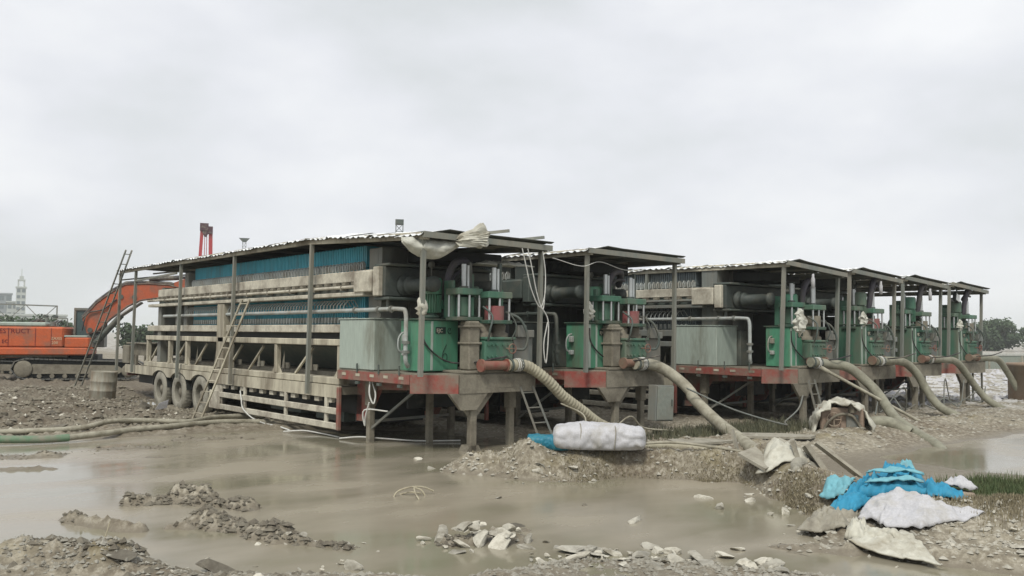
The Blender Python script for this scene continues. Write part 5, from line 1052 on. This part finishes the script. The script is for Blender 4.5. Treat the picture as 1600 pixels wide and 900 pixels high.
# truss gallery
x, y = dirpt(35, 170); t = thing('truss_gallery', 'flat steel truss gallery running across the left skyline', 'truss', (x, y, 0), (0, 0, facing(x, y)))
MB().beam((-14, 0, 6.9), (5.2, 0, 6.6), .22).build('top_chord', greyst, t); MB().beam((-14, 0, 4.2), (5.2, 0, 4.2), .2).build('bottom_chord', greyst, t)
for k in range(8): a = -14+19.2*k/8; b = -14+19.2*(k+1)/8; MB().beam((a, 0, 4.2 if k % 2 else 6.8), (b, 0, 6.7 if k % 2 else 4.2), .13).build('diagonal', greyst, t)
for a in (-6, 5.2): MB().beam((a, 0, 0), (a, 0, 6.7), .22).build('support', greyst, t)
# red piling rig and two lattice masts behind the first press
x, y = dirpt(318, 125); t = thing('piling_rig', 'red twin-legged rig mast rising behind the nearest canopy roof', 'rig', (x, y, 0), (0, 0, facing(x, y)))
MB().beam((-1.15, 0, 0), (-.45, 0, 16.6), .42, .3).build('mast_leg', rigred, t); MB().beam((.95, 0, 0), (.62, 0, 16.2), .5, .3).build('mast_leg', rigred, t)
MB().bbox(-.75, .35, -.4, .4, 16.0, 17.0).bbox(.3, .9, -.4, .4, 15.6, 16.6).prism([(-.5, 16), (.5, 16), (.1, 15.2), (-.15, 15.2)], -.3, .3, 'y').build('mast_head', mat('rig_head', (.07, .03, .04), .6), t)
MB().cyl((-.1, 0, 0), (-.1, 0, 15.3), .05, 6).cyl((.15, 0, 0), (.15, 0, 15.3), .05, 6).build('cable', rigred, t)
def mast(label, u, dist, h, w, top):
    x, y = dirpt(u, dist); t = thing('lattice_mast', label, 'mast', (x, y, 0), (0, 0, facing(x, y)), 'lattice masts')
    for a in (-w/2, w/2):
        for b in (0, w): MB().beam((a, b, 0), (a, b, h), w*.12).build('mast_chord', darkst, t)
    m = MB(); n = int(h/w)
    for k in range(n): z0 = h*k/n; z1 = h*(k+1)/n; m.beam((-w/2, 0, z0), (w/2, 0, z1), w*.07).beam((-w/2, 0, z1), (w/2, 0, z1), w*.07).beam((-w/2, w, z1), (w/2, w, z0), w*.07)
    m.build('lacing', darkst, t)
    if top: MB().prism([(-w*.5, h-w*.6), (w*.5, h-w*.6), (w*1.5, h+w*.5), (-w*1.5, h+w*.5)], 0, w, 'y').build('mast_top', darkst, t)
    else: MB().bbox(-w*.6, w*.6, -w*.1, w*1.1, h, h+w*.7).build('mast_top', darkst, t)
mast('thin lattice mast with a T-shaped top behind the middle of the nearest roof', 379, 200, 22.6, .75, True)
mast('square lattice mast above the highest part of the nearest roof', 622, 95, 14.2, .75, False)
# far wall right, of panels between posts
a_, b_ = Vector((60, 34, 0)), Vector((125, 17.5, 0)); dd = (b_-a_); Lw = dd.length; t = thing('boundary_wall', 'long low pale wall in front of the trees at the right', 'wall', a_, (0, 0, math.atan2(dd.y, dd.x)))
pm = MB().box(0, 3.9, -.1, .1, .0, 1.15).mesh('panel', mat('pale_wall', (.25, .28, .24), .85, amt=.3)); cm_ = MB().box(0, 4.1, -.16, .16, 1.152, 1.33).mesh('coping', mat('wall_coping', (.47, .48, .44), .8, amt=.2))
for k in range(int(Lw/4.1)): link('panel', pm, t, (k*4.1, 0, 0)); link('coping', cm_, t, (k*4.1, 0, 0)); link('wall_post', MB().box(0, .2, -.14, .14, 0, 1.15).mesh('wall_post', slab), t, (k*4.1+3.9, 0, 0))
# haze
HZ = bpy.data.materials.new('haze'); HZ.use_nodes = True; nt = HZ.node_tree; nt.nodes.clear(); pv = nt.nodes.new('ShaderNodeVolumePrincipled'); pv.inputs['Color'].default_value = (.86, .90, .90, 1); pv.inputs['Density'].default_value = .0005
ho = nt.nodes.new('ShaderNodeOutputMaterial'); nt.links.new(pv.outputs[0], ho.inputs['Volume'])
USE_HAZE = True
if USE_HAZE: MB().box(-3600, 3600, -700, 3600, -1.2, 45).build('haze', HZ, kind='stuff')
